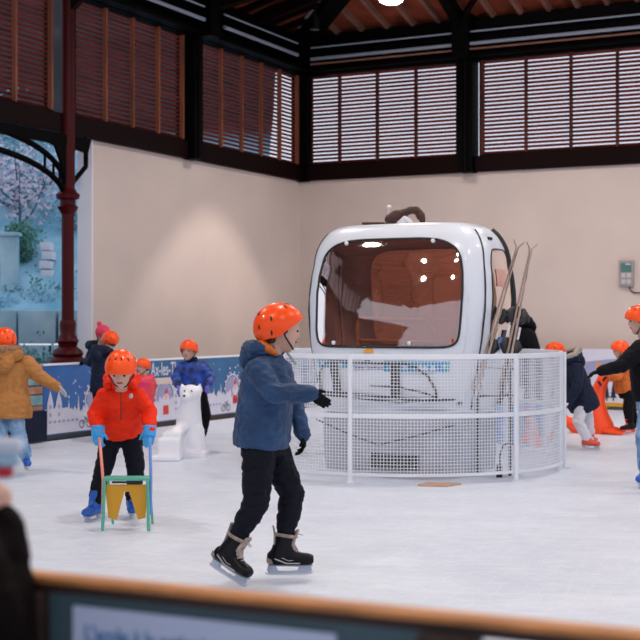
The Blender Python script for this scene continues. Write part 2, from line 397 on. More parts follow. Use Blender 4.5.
# louvred bays
wn = [0]
def louvre_bay(axis, a0, a1, panels, solid_first=False):
    """axis 'L' along the left wall (a = t), 'B' along the back wall (a = s)"""
    wn[0] += 1
    P = (lambda a, o, z: H(o, a, z)) if axis == 'L' else (lambda a, o, z: H(a, o, z))
    along = U if axis == 'L' else W; inw = W if axis == 'L' else U
    ax = (along, inw, UP)
    z0, z1 = 4.44, 6.12
    g = G()
    g.box(P((a0 + a1) / 2, 0, z0 - 0.02), (a1 - a0, 0.12, 0.05), ax); g.box(P((a0 + a1) / 2, 0, z1 + 0.02), (a1 - a0, 0.12, 0.05), ax)
    g.box(P(a0 + 0.03, 0, (z0 + z1) / 2), (0.06, 0.12, z1 - z0), ax); g.box(P(a1 - 0.03, 0, (z0 + z1) / 2), (0.06, 0.12, z1 - z0), ax)
    fr = struct('window_%d' % wn[0], g, m_steel, smooth=False)
    w = (a1 - a0 - 0.12) / panels
    tilt = math.radians(34)
    d = inw * math.cos(tilt) + UP * math.sin(tilt); nrm = along.cross(d).normalized()
    for k in range(panels):
        b0 = a0 + 0.06 + w * k; b1 = b0 + w
        g = G(); n = 24
        for i in range(n):
            z = z0 + (i + 0.5) * (z1 - z0) / n
            g.box(P((b0 + b1) / 2, 0, z), (w, 0.058 if axis == 'B' else 0.047, 0.009), (along, d, nrm))
        g.build('louvre_panel', m_slat, fr, smooth=False)
        if True:
            g = G(); g.box(P(b0, 0.06, (z0 + z1) / 2), (0.045, 0.07, z1 - z0), ax)
            g.build('louvre_post', m_mullion_lit if axis == 'L' else m_mullion_unlit, fr, smooth=False)
for a0, a1 in ((0.18, 3.78), (4.18, 7.1), (7.56, 10.75), (11.3, 14.75), (15.1, 18.5), (18.9, 22.1)): louvre_bay('L', a0, a1, 5 if a0 < 1 else 4)
for a0, a1 in ((0.04, 3.25), (3.635, 6.98), (7.3, 10.4), (10.7, 13.8)): louvre_bay('B', a0, a1, 4)

# pale tubes drawing the bluish skylight highlight of the steel edges; brown ones below
for z, r in ((6.10, 0.032), (6.31, 0.016)):
    for (a, b) in ((0.9, 3.5), (4.0, 7.1), (7.4, 11.0), (11.2, 15)):
        g = G(); g.tube([H(0.42, a, z + 0.26), H(0.42, b, z + 0.26)], r, 8); tag(struct('edge_trim', g, m_edge_light), kind='structure')
    for (a, b) in ((0.45, 3.3), (3.55, 6.85), (7.1, 10.3)):
        g = G(); g.tube([H(a, 0.42, z + 0.26), H(b, 0.42, z + 0.26)], r, 8); struct('edge_trim', g, m_edge_light)
for (a, b) in ((0.45, 3.3), (3.55, 6.85)):
    g = G(); g.tube([H(a, 0.44, 6.26), H(b, 0.44, 6.26)], 0.018, 8); struct('edge_trim', g, m_rafter)

# hipped roof: eaves at 6.92, pitch 0.27
ZE, PT = 6.92, 0.27
SW, TW = 17.6, 27.0; RH = ZE + PT * SW / 2
c1, c2, c3, c4 = H(-0.6, -0.6, ZE - 0.16), H(SW + .6, -0.6, ZE - 0.16), H(SW + .6, TW + .6, ZE - 0.16), H(-0.6, TW + .6, ZE - 0.16)
r1, r2 = H(SW / 2, SW / 2, RH), H(SW / 2, TW - SW / 2, RH)
g = G()
th = UP * 0.12
for q in ([c1, c2, r1], [c2, c3, r2, r1], [c3, c4, r2], [c4, c1, r1, r2]): g.prism(q, th)
struct('ceiling', g, m_roof, smooth=False)
k = 0.0
for i in range(34):                         # rafters on the back slope
    s_ = 0.35 + i * 0.51
    L_ = min(s_, SW - s_)
    if L_ < 0.4: continue
    a, b = H(s_, -0.1, ZE - 0.09), H(s_, L_, ZE + PT * L_ - 0.09)
    d = (b - a).normalized()
    g = G(); g.box((a + b) / 2, ((b - a).length, 0.07, 0.11), (d, W, d.cross(W))); struct('rafter_beam', g, m_rafter, smooth=False)
for i in range(52):                         # and on the left and right slopes
    t = 0.35 + i * 0.51; L_ = min(t, SW / 2, TW - t)
    if L_ < 0.4: continue
    for side in (0, 1):
        f = (lambda s: s) if side == 0 else (lambda s: SW - s)
        a, b = H(f(-0.1), t, ZE - 0.09), H(f(L_), t, ZE + PT * L_ - 0.09); d = (b - a).normalized()
        g = G(); g.box((a + b) / 2, ((b - a).length, 0.07, 0.11), (d, U, d.cross(U))); struct('rafter_beam', g, m_rafter if side else m_steel, smooth=False)
def beam(a, b, w, h, m, name='truss_beam'):
    d = (b - a).normalized(); sd = d.cross(UP).normalized()
    g = G(); g.box((a + b) / 2, ((b - a).length, w, h), (d, sd, d.cross(sd))); struct(name, g, m, smooth=False)
beam(H(0.0, 0.0, ZE - 0.12), H(SW / 2, SW / 2, RH - 0.15), 0.34, 0.36, m_black_steel, 'hip_beam')
beam(H(SW, 0.0, ZE - 0.12), H(SW / 2, SW / 2, RH - 0.15), 0.3, 0.3, m_black_steel, 'hip_beam')
beam(H(0.25, 0.55, ZE + 0.02), H(3.0, 3.3, ZE + 0.72), 0.05, 0.04, m_edge_light, 'edge_trim')
for s_ in (3.43, 6.95, 10.5, 14.0):         # knee braces and purlin trusses at the back columns
    beam(H(s_, 0.1, 6.6), H(s_, 3.0, 7.75), 0.16, 0.24, m_black_steel)
    beam(H(s_ - 0.1, 0.3, 6.75), H(s_ + 1.5, 2.4, 7.35), 0.07, 0.1, m_steel)
for t in (3.75, 7.28, 11.1, 14.9, 18.7, 22.3):
    beam(H(0.1, t, 6.7), H(SW / 2, t, 8.6 if t > 8 else 8.0), 0.18, 0.3, m_steel)
    beam(H(SW - .1, t, 6.7), H(SW / 2, t, 8.6 if t > 8 else 8.0), 0.18, 0.3, m_steel)
    if t > 5:
        beam(H(0.1, t, 5.9), H(1.9, t, 7.3), 0.1, 0.14, m_steel)
for t in (1.9, ):
    beam(H(0.2, t, 6.85), H(5.0, t + 1.2, 7.6), 0.12, 0.2, m_steel)
for h_ in (3.0, 5.8): beam(H(h_, h_, ZE + PT * h_ - .2), H(h_, TW - h_, ZE + PT * h_ - .2), 0.14, 0.22, m_steel, 'purlin_beam')
for h_ in (2.2, 5.0): beam(H(h_, h_, ZE + PT * h_ - .2), H(SW - h_, h_, ZE + PT * h_ - .2), 0.14, 0.2, m_steel, 'purlin_beam')

# ---------------------------------------------------------------- lamps
def lamp(s_, t, z, first=None):
    p = H(s_, t, z)
    if first is None:
        r = thing('pendant_lamp', p, 'round white pendant lamp glowing under the roof timbers', 'lamp', 'pendant lamps under the hall roof')
        g = G(); g.loft([(p + UP * a, V((b, 0, 0)), V((0, b, 0))) for b, a in ((0.10, 0.05), (0.10, 0.08), (0.05, 0.13), (0.03, 0.25))], 24)
        g.build('lamp_shade', m_ctrl, r)
        g = G(); g.loft([(p + UP * a, V((b, 0, 0)), V((0, b, 0))) for b, a in ((0.10, 0.06), (0.16, 0.035), (0.185, 0.0), (0.165, -0.035), (0.12, -0.06), (0.03, -0.075))], 24)
        g.build('diffuser', m_lampglow, r)
        g = G(); g.tube([p + UP * 0.25, p + UP * 1.35], 0.008, 6); g.build('cord', m_rubber, r)
    else:
        r = first.copy(); COL.objects.link(r); r.location = p
        for ch in list(first.children):
            c = ch.copy(); COL.objects.link(c); c.parent = r
    ld = bpy.data.lights.new('lamp_light', 'SPOT'); ld.energy = LAMP_W; ld.color = (1.0, 0.94, 0.90); ld.spot_size = math.radians(165); ld.spot_blend = 0.6; ld.shadow_soft_size = 0.17
    lo = bpy.data.objects.new('lamp_light', ld); COL.objects.link(lo); lo.location = p - UP * 0.10
    return r
LAMP_W = 330
L0 = lamp(3.57, 3.8, 6.42)
for s_, t in ((8.0, 3.9), (12.4, 3.9), (3.57, 9.6), (8.0, 9.6), (12.4, 9.6), (3.57, 14.6), (8.0, 14.6), (12.4, 14.6), (3.57, 19.6), (8.0, 19.6), (12.4, 19.6)):
    q = lamp(s_, t, 6.42, L0)
    q['label'] = 'round white pendant lamp out of the picture further along the hall'
    q['group'] = 'pendant lamps beyond the picture'
del L0['group']
# downlight grazing the left wall, and a spotlight added to brighten the back wall
def wash(s_, t, z, aim, e, size, col):
    p = H(s_, t, z); r = thing('spotlight', p, '', 'spotlight')
    d = (aim - p).normalized(); a = d.orthogonal().normalized(); b = d.cross(a)
    g = G(); g.loft([(p - d * 0.22, a * 0.03, b * 0.03), (p - d * 0.2, a * 0.07, b * 0.07), (p, a * 0.08, b * 0.08)], 16, caps=False); g.build('lamp_housing', m_black_steel, r)
    g = G(); g.loft([(p - d * .1, a * 0.05, b * 0.05), (p - d * 0.09, a * 0.05, b * 0.05)], 16); g.build('lens', m_lampglow, r)
    g = G(); g.tube([p - d * 0.1, p - d * 0.1 + UP * 1.2], 0.012, 6); g.build('bracket', m_black_steel, r)
    ld = bpy.data.lights.new('wash_light', 'SPOT'); ld.energy = e; ld.color = col; ld.spot_size = size; ld.spot_blend = 0.3; ld.shadow_soft_size = 0.06
    lo = bpy.data.objects.new('wash_light', ld); COL.objects.link(lo); lo.location = p + d * 0.04; lo.rotation_euler = d.to_track_quat('-Z', 'Y').to_euler()
    return r
r = wash(2.0, 3.3, 6.2, H(2.0, 3.3, 0.0), 480, math.radians(75), (1.0, 0.86, 0.76))
r['label'] = 'small black downlight hanging close to the left wall'
r = wash(9.5, 9.0, 6.6, H(6.0, 0, 1.6), 600, math.radians(75), (1.0, 0.84, 0.74))
r['label'] = 'small black spotlight added under the roof to brighten the back wall'

# ---------------------------------------------------------------- rink boards
def along_left(t, z, off=0.0): return H(1.4 + off, t, z)
BH = 0.935
def shape(g, base, pts, mi, off):
    """flat print: pts in (metres to the right, metres up) from the point base=(t)"""
    f = g.poly([along_left(base - x, z, off) for x, z in pts], mi)
def disc(cx, cz, r, n=10): return [(cx + r * math.cos(2 * PI * i / n), cz + r * math.sin(2 * PI * i / n)) for i in range(n)]
PM = [m_print, m_print_grey, m_print_red, m_print_pink, m_print_black]
def board(t0, t1, m, label, top=BH, art=True, text=False):
    w = t0 - t1
    root = thing('rink_board', along_left((t0 + t1) / 2, 0), label, 'rink board', 'printed boards along the left side of the rink')
    g = G(); g.box(along_left((t0 + t1) / 2, (top + 0.07) / 2, -0.03), (0.05, w - 0.01, top - 0.07), AXH)
    g.build('panel', m, root, smooth=False)
    g = G(); g.box(along_left((t0 + t1) / 2, top + 0.012, -0.03), (0.07, w - 0.01, 0.025), AXH); g.build('cap_rail', m_white_paint, root, smooth=False)
    rnd = random.Random(int(t0 * 10))
    e = 0.002
    ztop = [0.24 + 0.05 * math.sin(i * 1.3 + t0) + (0.05 if i % 5 == 0 else 0) for i in range(21)]
    def done(g, name): return g.build(name, PM, root, smooth=False)
    g = G(); x = 0.006; top_ = []
    n_ = 40
    for i in range(n_ + 1):                                             # snow field and roof line of the town, one print
        x_ = 0.01 + (w - 0.02) * i / n_; top_.append((x_, 0.27 + 0.04 * math.sin(i * .7 + t0)))
    for (xa, za), (xb, zb) in zip(top_, top_[1:]): shape(g, t0, [(xa, 0.085), (xb, 0.085), (xb, zb), (xa, za)], 0, e)
    x = 0.02
    while x < w - 0.12:
        hh = 0.30 + rnd.random() * 0.10; ww = 0.05 + rnd.random() * 0.05
        shape(g, t0, [(x, 0.22), (x + ww, 0.22), (x + ww, hh), (x + ww / 2, hh + 0.05), (x, hh)], 0, e * 1.3); x += ww * 0.95
    done(g, 'snowy_town_print')
    def church(x):
        g = G()
        for dx in (0, 0.17):
            shape(g, t0, [(x + dx, 0.2), (x + dx + 0.12, 0.2), (x + dx + 0.12, 0.46), (x + dx + 0.06, 0.63), (x + dx, 0.46)], 0, e * 2)
            for zz in (0.30, 0.40): shape(g, t0, [(x + dx + 0.04, zz), (x + dx + 0.08, zz), (x + dx + 0.08, zz + 0.045), (x + dx + 0.04, zz + 0.045)], 1, e * 3)
        shape(g, t0, [(x + .1, 0.2), (x + 0.5, 0.2), (x + 0.5, 0.36), (x + 0.42, 0.40), (x + .1, 0.40)], 0, e * 1.5)
        for q in range(7): shape(g, t0, [(x + .03 + q * 0.09, 0.22), (x + .08 + q * .09, 0.22), (x + .08 + q * .09, 0.25), (x + .03 + q * .09, 0.25)], 1, e * 3)
        shape(g, t0, [(x + 0.40, 0.3), (x + 0.46, 0.3), (x + 0.43, 0.5)], 0, e * 2)
        done(g, 'church_print'); g = G()
        shape(g, t0, [(x + 0.58, 0.2), (x + 0.68, 0.2), (x + 0.65, 0.38), (x + .63, 0.56), (x + .61, 0.38)], 0, e * 2); done(g, 'fir_tree_print')
    def wheel(x, r=0.22, zc=0.46):
        g = G(); n = 28
        for i in range(n):
            a0, a1 = 2 * PI * i / n, 2 * PI * (i + 1) / n
            shape(g, t0, [(x + r * math.cos(a0), zc + r * math.sin(a0)), (x + (r - .025) * math.cos(a0), zc + (r - .025) * math.sin(a0)), (x + (r - .025) * math.cos(a1), zc + (r - .025) * math.sin(a1)), (x + r * math.cos(a1), zc + r * math.sin(a1))], 0, e * 2)
            if i % 2 == 0: shape(g, t0, disc(x + (r + .02) * math.cos(a0), zc + (r + .02) * math.sin(a0), 0.02, 6), 0, e * 2)
        shape(g, t0, disc(x, zc, r - 0.04, 20), 1, e * 1.2); done(g, 'big_wheel_print')
    def santa(x, z):
        g = G()
        shape(g, t0, disc(x, z + 0.01, 0.07, 14), 2, e * 3)
        shape(g, t0, disc(x, z + 0.13, 0.085, 14), 0, e * 3.5)
        shape(g, t0, disc(x, z + 0.17, 0.045, 10), 3, e * 4)
        shape(g, t0, [(x - 0.045, z + 0.22), (x + 0.045, z + 0.22), (x + 0.03, z + 0.30)], 2, e * 4)
        shape(g, t0, [(x - .07, z - .08), (x + .07, z - .08), (x + .07, z - .0), (x - .07, z - .0)], 2, e * 3); done(g, 'gnome_print')
    def bicycle(x, z):
        g = G()
        for dx in (-.075, .075):
            for i in range(12):
                a0, a1 = 2 * PI * i / 12, 2 * PI * (i + 1) / 12; r = .055
                shape(g, t0, [(x + dx + r * math.cos(a0), z + r * math.sin(a0)), (x + dx + (r - .012) * math.cos(a0), z + (r - .012) * math.sin(a0)), (x + dx + (r - .012) * math.cos(a1), z + (r - .012) * math.sin(a1)), (x + dx + r * math.cos(a1), z + r * math.sin(a1))], 4, e * 3.5)
        for (xa, za, xb, zb) in ((-.075, 0, 0, .08), (0, .08, .075, 0), (-.02, .01, .05, .09), (-.03, .1, 0, .06), (.03, .11, .06, .09)):
            shape(g, t0, [(x + xa, z + za), (x + xa + .012, z + za), (x + xb + .012, z + zb), (x + xb, z + zb)], 4, e * 3.6)
        done(g, 'bicycle_print')
    if not text:
        church(0.07); wheel(1.05); santa(1.12, 0.30); bicycle(0.84, 0.17)
    else:
        wheel(0.78, 0.24, 0.42); santa(0.80, 0.25); bicycle(.42, .15); church(1.0)
    for q in range(24 if not text else 6):
        x = 0.06 + rnd.random() * (w - 0.12); z = 0.50 + rnd.random() * (0.36 if not text else 0.08)
        g = G(); shape(g, t0, disc(x, z, 0.008 + 0.012 * rnd.random(), 6), 0, e * 2.5); done(g, 'snowflake_print')
    if text:
        g = G(); g.box(along_left((t0 + t1) / 2, 0.60 + 0.045, 0.003), (0.006, w - 0.01, 0.09), AXH); g.build('blank_band', m_plaster, root, smooth=False)
        text_mesh('aire Ax-les-Th', 0.26, along_left(t0 - 0.12, 0.725, 0.003), -U, UP, W, 0.001, 'lettering', m_print, root, squeeze=0.62, bold=0.004)
    return root
board(9.46, 7.55, m_banner, 'bright blue printed rink board with white church and big wheel beside the brown slats')
board(7.55, 5.95, m_banner2, 'printed rink board with white lettering between red jacket child and polar bear', text=True)
board(5.95, 3.95, m_banner2, 'deep blue printed rink board between boy at the polar bear and blue jacket skater')
board(3.95, 1.95, m_banner2, 'deep blue printed rink board running into the back corner behind the blue jacket skater')
# rounded back corner board (hidden for the most part)
g = G()
cpts = [(1.4 + 1.5 * (1 - math.cos(a)), 1.95 - 1.5 * math.sin(a)) for a in [PI / 2 * i / 10 for i in range(11)]]
for (sa, ta), (sb, tb) in zip(cpts, cpts[1:]):
    a, b = H(sa, ta, 0.5), H(sb, tb, 0.5); d = (b - a).normalized(); g.box((a + b) / 2, ((b - a).length + .01, 0.05, 0.87), (d, d.cross(UP), UP))
tag(g.build('corner_board', m_banner2, None, smooth=False), 'curved blue rink board in the back corner behind the cabin', 'rink board')
# back boards
def back_board(s0, s1, label, art):
    root = thing('rink_board', H((s0 + s1) / 2, 0.45, 0), label, 'rink board', None)
    g = G(); g.box(H((s0 + s1) / 2, 0.42, 0.56), (s1 - s0 - 0.01, 0.05, 0.90), AXH); g.build('panel', m_print, root, smooth=False)
    g = G(); g.box(H((s0 + s1) / 2, 0.46, 0.085), (s1 - s0 - 0.01, 0.06, 0.06), AXH); g.build('kick_strip', m_yellow, root, smooth=False)
    if art:
        g = G(); rnd = random.Random(4); e = 0.447
        x = s0 + 0.06
        while x < s1 - 0.2:
            hh = 0.24 + rnd.random() * 0.2; ww = hh * 0.42
            for k in range(4):
                zb = 0.2 + hh * k / 4.6; hw = ww * (1 - k / 4.6) / 2
                g.poly([H(x + ww / 2 - hw, e, zb), H(x + ww / 2 + hw, e, zb), H(x + ww / 2, e, zb + hh / 2.4)], 0)
            g.poly([H(x + ww / 2 - .012, e, .15), H(x + ww / 2 + .012, e, .15), H(x + ww / 2 + .012, e, .3), H(x + ww / 2 - .012, e, .3)], 0)
            x += ww * (0.9 + rnd.random() * 0.5)
        g.build('fir_tree_print', [m_print_black], root, smooth=False)
        g = G(); n = 16
        for i in range(n):
            xa, xb = s0 + .1 + (s1 - s0 - .12) * i / n, s0 + .1 + (s1 - s0 - .12) * (i + 1) / n
            f = lambda q: 0.70 + 0.06 * math.sin(q * 2.2)
            g.poly([H(xa, e, f(xa) - .12), H(xb, e, f(xb) - .12), H(xb, e, f(xb) + .1), H(xa, e, f(xa) + .1)], 0)
        g.build('print_band', m_print_grey, root, smooth=False)
        text_mesh('Pyrénées', 0.20, H(s0 + 0.85, 0.45, 0.64), W, UP, U, 0.001, 'lettering', m_print_orange, root, bold=0.006)
    return root
back_board(2.95, 5.0, 'plain white rink board against the back wall hidden by the cabin', False)
back_board(5.0, 8.4, 'white rink board with black fir trees and orange lettering under the wall control box', True)

# slatted fence on the left
root = thing('slat_fence', along_left(11.0, 0), 'tan and grey-teal horizontal board fence behind the tan coat child', 'fence')
for z, h, m in ((0.90, 0.09, m_tan_slat), (0.77, 0.13, m_teal_slat), (0.64, 0.09, m_tan_slat), (0.52, 0.12, m_teal_slat), (0.42, 0.05, m_tan_slat)):
    g = G(); g.box(along_left(11.0, z, -0.02), (0.04, 3.05, h), AXH); g.build('board', m, root, smooth=False)
g = G(); g.box(along_left(11.0, 0.205, 0.02), (0.1, 3.05, 0.36), AXH); g.build('base_panel', m_navy, root, smooth=False)

# ---------------------------------------------------------------- outdoors on the left
def px_ground(px, Z): return V(((px - 320) / F * Z, Z, 0))
g = G()
nx, ny = 41, 42
grid = []
for j in range(ny):
    row = []
    for i in range(nx):
        x = -40.5 + i * 0.98; y = 27.6 + j * 0.9
        z = 1.55 + (y - 27.6) * 0.62 + 0.5 * noise.noise(V((x * 0.4, y * 0.4, 0))) * min(1, j / 3) + 0.22 * noise.noise(V((x * 1.6, y * 1.6, 3))) * min(1, j / 2)
        row.append(g.bm.verts.new((x, y, z)))
    grid.append(row)
for j in range(ny - 1):
    for i in range(nx - 1): g.bm.faces.new((grid[j][i], grid[j][i + 1], grid[j + 1][i + 1], grid[j + 1][i]))
nt_ = m_hill.node_tree; b_ = nt_.nodes['Principled BSDF']; old = b_.inputs['Base Color'].links[0].from_socket
tc_ = nt_.nodes.new('ShaderNodeTexCoord'); sp_ = nt_.nodes.new('ShaderNodeSeparateXYZ'); mr_ = nt_.nodes.new('ShaderNodeMapRange'); mx_ = nt_.nodes.new('ShaderNodeMix'); mx_.data_type = 'RGBA'
nt_.links.new(tc_.outputs['Object'], sp_.inputs[0]); nt_.links.new(sp_.outputs['Z'], mr_.inputs[0]); mr_.inputs[1].default_value = 5.6; mr_.inputs[2].default_value = 6.6     # dark forest added above the scrub so the left louvre gaps go dark
nt_.links.new(mr_.outputs[0], mx_.inputs[0]); nt_.links.new(old, mx_.inputs[6]); mx_.inputs[7].default_value = (0.009, 0.011, 0.018, 1); nt_.links.new(mx_.outputs[2], b_.inputs['Base Color'])
struct('hill', g, m_hill, angle=None)
g = G(); rnd = random.Random(3)
for row, (z0, h) in enumerate(((0, 0.5), (0.5, 0.5), (1.0, 0.72))):
    x = -10.0 - row * 0.2
    while x < -1.3:
        w = 0.45 + rnd.random() * 0.5
        g.box((x + w / 2, 27.4 + rnd.random() * 0.12, z0 + h / 2), (w - 0.05, 0.5, h - 0.04)); x += w
ob = g.build('stone_wall', m_stone, None, bevel=0.02); ob['kind'] = 'structure'
def tree(px, Z, z0, h, leafm, label, n, seed, spread=1.0, name='tree', leaf=0.055, group=None, drop=0.0):
    rnd = random.Random(seed); base = px_ground(px, Z) + UP * z0
    root = thing(name, base, label, 'tree', group)
    g = G(); tips = []
    top = base + V((rnd.uniform(-.2, .2), 0, h * 0.6))
    g.tube([base - UP * 0.5, base + UP * (h * 0.3), top], [0.10, 0.08, 0.05], 8)
    for k in range(12):
        s = base + UP * (h * rnd.uniform(0.25, 0.6)); a = rnd.random() * 2 * PI; L_ = h * rnd.uniform(0.25, 0.5) * spread
        mid = s + V((math.cos(a), math.sin(a), 0.5)) * (L_ * 0.5); e = s + V((math.cos(a), math.sin(a), 0.9 - drop)) * L_
        g.tube([s, mid, e], [0.035, 0.02, 0.008], 6); tips += [mid, e, (mid + e) / 2]
        for q in range(2):
            e2 = mid + V((rnd.uniform(-1, 1), rnd.uniform(-1, 1), rnd.uniform(-.2, 1))) * (L_ * 0.4); g.tube([mid, e2], [0.012, 0.005], 5); tips.append(e2)
    g.build('trunk', m_bark, root)
    g = G()
    for k in range(n):
        c = rnd.choice(tips) + V((rnd.gauss(0, .2), rnd.gauss(0, .2), rnd.gauss(0, .2) - drop * rnd.random())) * spread
        a = V((rnd.uniform(-1, 1), rnd.uniform(-1, 1), rnd.uniform(-1, 1))).normalized(); b = a.orthogonal().normalized(); L_ = leaf * rnd.uniform(0.6, 1.3)
        g.poly([c - a * L_, c + b * L_ * 0.5, c + a * L_, c - b * L_ * 0.5], 0)
    o = g.build('foliage', leafm, root, smooth=False); o['kind'] = 'stuff'
tree(20, 31, 3.0, 2.6, m_leaf_c, 'pale pink blossoming tree on the slope seen under the arch bracket', 1500, 1, 1.2, leaf=0.06)
tree(-25, 33, 4.0, 2.8, m_leaf_b, 'pale leafless-looking tree at the outer edge of the left opening', 1500, 2, 1.2, leaf=0.06)
tree(24, 29.5, 2.2, 2.2, m_leaf_a, 'slim green ivy-clad tree hanging over the stone wall', 2200, 5, 0.38, leaf=0.045, drop=0.7)
tree(70, 31, 2.4, 2.5, m_leaf_b, 'pale shrubby tree seen between the red column and the plaster wall', 1700, 6, 0.8)
tree(46, 33, 3.6, 2.8, m_leaf_b, 'grey-blue tree just left of the red column', 1500, 8, 1.0)
for k, (px, Z, z) in enumerate(((4, 28.2, 1.7), (22, 28.6, 1.85), (40, 28.3, 1.8), (52, 28.5, 1.8), (76, 28.4, 1.8), (60, 28.9, 1.9), (12, 28.9, 1.9), (32, 26.3, 0.0), (52, 26.3, 0.0), (10, 26.3, 0.0), (76, 26.3, 0.0))):
    rnd = random.Random(50 + k); base = px_ground(px, Z) + UP * z; g = G()
    for q in range(500):
        a, r = rnd.random() * 2 * PI, rnd.random() ** 0.5
        c = base + V((math.cos(a) * r * 0.45, math.sin(a) * r * 0.3, abs(rnd.gauss(0, 0.22)) + (0.0 if z < 1 else -.1) + (rnd.random() * .6 if z < 1 else 0)))
        a = V((rnd.uniform(-1, 1), rnd.uniform(-1, 1), rnd.uniform(-1, 1))).normalized(); b = a.orthogonal().normalized()
        g.poly([c - a * .05, c + b * .03, c + a * .05, c - b * .03], 0)
    names = ['by the outer edge of the opening', 'under the blossoming tree', 'left of the red column', 'close against the red column', 'right of the red column', 'behind the red column', 'below the pale post', 'at the foot of the wall under the green tree', 'at the foot of the wall beside the red column', 'at the foot of the wall near the tan coat child', 'at the foot of the wall beside the plaster wall end']
    tag(g.build('shrub', m_leaf_a if k % 2 else m_leaf_b, None, smooth=False), 'small shrub %s, %s' % ('above the stone wall' if z > 1 else 'growing low', names[k]), 'shrub')
g = G(); p = px_ground(10, 28.6); g.box(p + UP * 1.6, (0.34, 0.3, 3.4)); g.box(p + UP * 3.33, (0.44, 0.4, 0.08))
tag(g.build('stone_post', m_stone, None, bevel=0.015), 'pale blue-grey gate post above the stone wall outside', 'post')
g = G()
for k in range(7): g.box(px_ground(47 + (k % 2) * 2, 29.2) + UP * (1.9 + k * 0.2), (0.32 - .02 * k, 0.5, 0.17))
tag(g.build('stone_stair', m_pale_bluish, None, bevel=0.01), 'pale stacked stone steps beside the red column outside', 'steps')

# ---------------------------------------------------------------- the cable car cabin
GA = 0.985; GB = 0.74                                  # half width, half depth
GC = V((0.919, 13.629, 0))
GX, GY = W, V((0.451, 0.8925, 0)).normalized()        # right, away
NP = 4.2
def interp(tab, z):
    for (z0, a0), (z1, a1) in zip(tab, tab[1:]):
        if z <= z1:
            k = max(0, (z - z0) / (z1 - z0)); k = k * k * (3 - 2 * k) if False else k
            return a0 + (a1 - a0) * k
    return tab[-1][1]
AT = [(0.60, 0.82), (0.8, 0.86), (1.0, 0.90), (1.3, 0.955), (1.6, 0.985), (1.8, 0.982), (1.95, 0.968), (2.05, 0.95)]
BT = [(0.60, 0.60), (0.9, 0.645), (1.2, 0.675), (1.4, 0.665), (1.6, 0.645), (1.8, 0.612), (1.95, 0.58), (2.05, 0.552)]
for k in range(1, 13):
    th_ = PI / 2 * k / 12; AT.append((2.05 + 0.41 * math.sin(th_), 0.95 - 0.30 * (1 - math.cos(th_)))); BT.append((2.05 + 0.41 * math.sin(th_), 0.552 - 0.05 * math.sin(th_) - 0.20 * (1 - math.cos(th_))))
ATZ = 2.46
def hw(z): return interp(AT, z)
def hd(z): return interp(BT, z)
def gp(x, y, z): return GC + GX * x + GY * y + UP * z
def side_pt(side, s, z, off=0.0):
    """s in -1..1 across one of the four faces, z height; corners at s = +-1"""
    q = 0.5 ** (1 / NP); s_ = s * q
    o = (1 - abs(s_) ** NP) ** (1 / NP)
    a, b = hw(z) + off, hd(z) + off
    if side == 'front': return gp(a * s_, -b * o, z)
    if side == 'back': return gp(-a * s_, b * o, z)
    if side == 'right': return gp(a * o, b * s_, z)
    return gp(-a * o, -b * s_, z)
def outline(s0, s1, z0, z1, rs, rz, n=48, pw=4.5):
    out = []
    for i in range(n):
        a = 2 * PI * i / n; c, s = math.cos(a), math.sin(a); p_ = pw if s > 0 else 12.0
        out.append(((s0 + s1) / 2 + (s1 - s0) / 2 * math.copysign(abs(c) ** (2 / p_), c), (z0 + z1) / 2 + (z1 - z0) / 2 * math.copysign(abs(s) ** (2 / p_), s)))
    return out
def to_rect(pt, c, z0, z1):
    x, z = pt[0] - c[0], pt[1] - c[1]
    kx = ((1 if x > 0 else -1) - c[0]) / x if abs(x) > 1e-6 else 1e9
    kz = ((z1 if z > 0 else z0) - c[1]) / z if abs(z) > 1e-6 else 1e9
    k = min(kx, kz); return (c[0] + x * k, c[1] + z * k)
cab = thing('cable_car_cabin', GC, 'white cable car cabin with big brown window inside the round white fence', 'cable car')
Z0, Z1 = 0.62, 2.44
OUT = {'front': (-0.93, 0.93, 1.235, 2.30), 'right': (-0.50, 0.62, 1.22, 2.2), 'left': (-0.62, 0.62, 1.22, 2.2), 'back': (-0.86, 0.86, 1.235, 2.25)}
g = G()
for side, (s0, s1, z0, z1) in OUT.items():
    ol = outline(s0, s1, z0, z1, 0, 0, 96, 5.0 if side == 'front' else 6.0)
    cc = ((s0 + s1) / 2, (z0 + z1) / 2); rc = [to_rect(p, cc, Z0, Z1) for p in ol]
    # snap the four nearest to the true corners
    for cx_, cz_ in ((-1, Z0), (1, Z0), (-1, Z1), (1, Z1)):
        i = min(range(96), key=lambda i: (rc[i][0] - cx_) ** 2 + (rc[i][1] - cz_) ** 2); rc[i] = (cx_, cz_)
    rings = []
    for k in range(9):
        f = k / 8
        rings.append([g.bm.verts.new(side_pt(side, a[0] * (1 - f) + b[0] * f, a[1] * (1 - f) + b[1] * f)) for a, b in zip(ol, rc)])
    # returned edge of the opening
    inner = [g.bm.verts.new(side_pt(side, a[0] * 0.99, cc[1] + (a[1] - cc[1]) * 0.99, -0.04)) for a in ol]
    for r0, r1_ in zip([inner] + rings, rings):
        for i in range(96): g.bm.faces.new((r0[i], r0[(i + 1) % 96], r1_[(i + 1) % 96], r1_[i]))
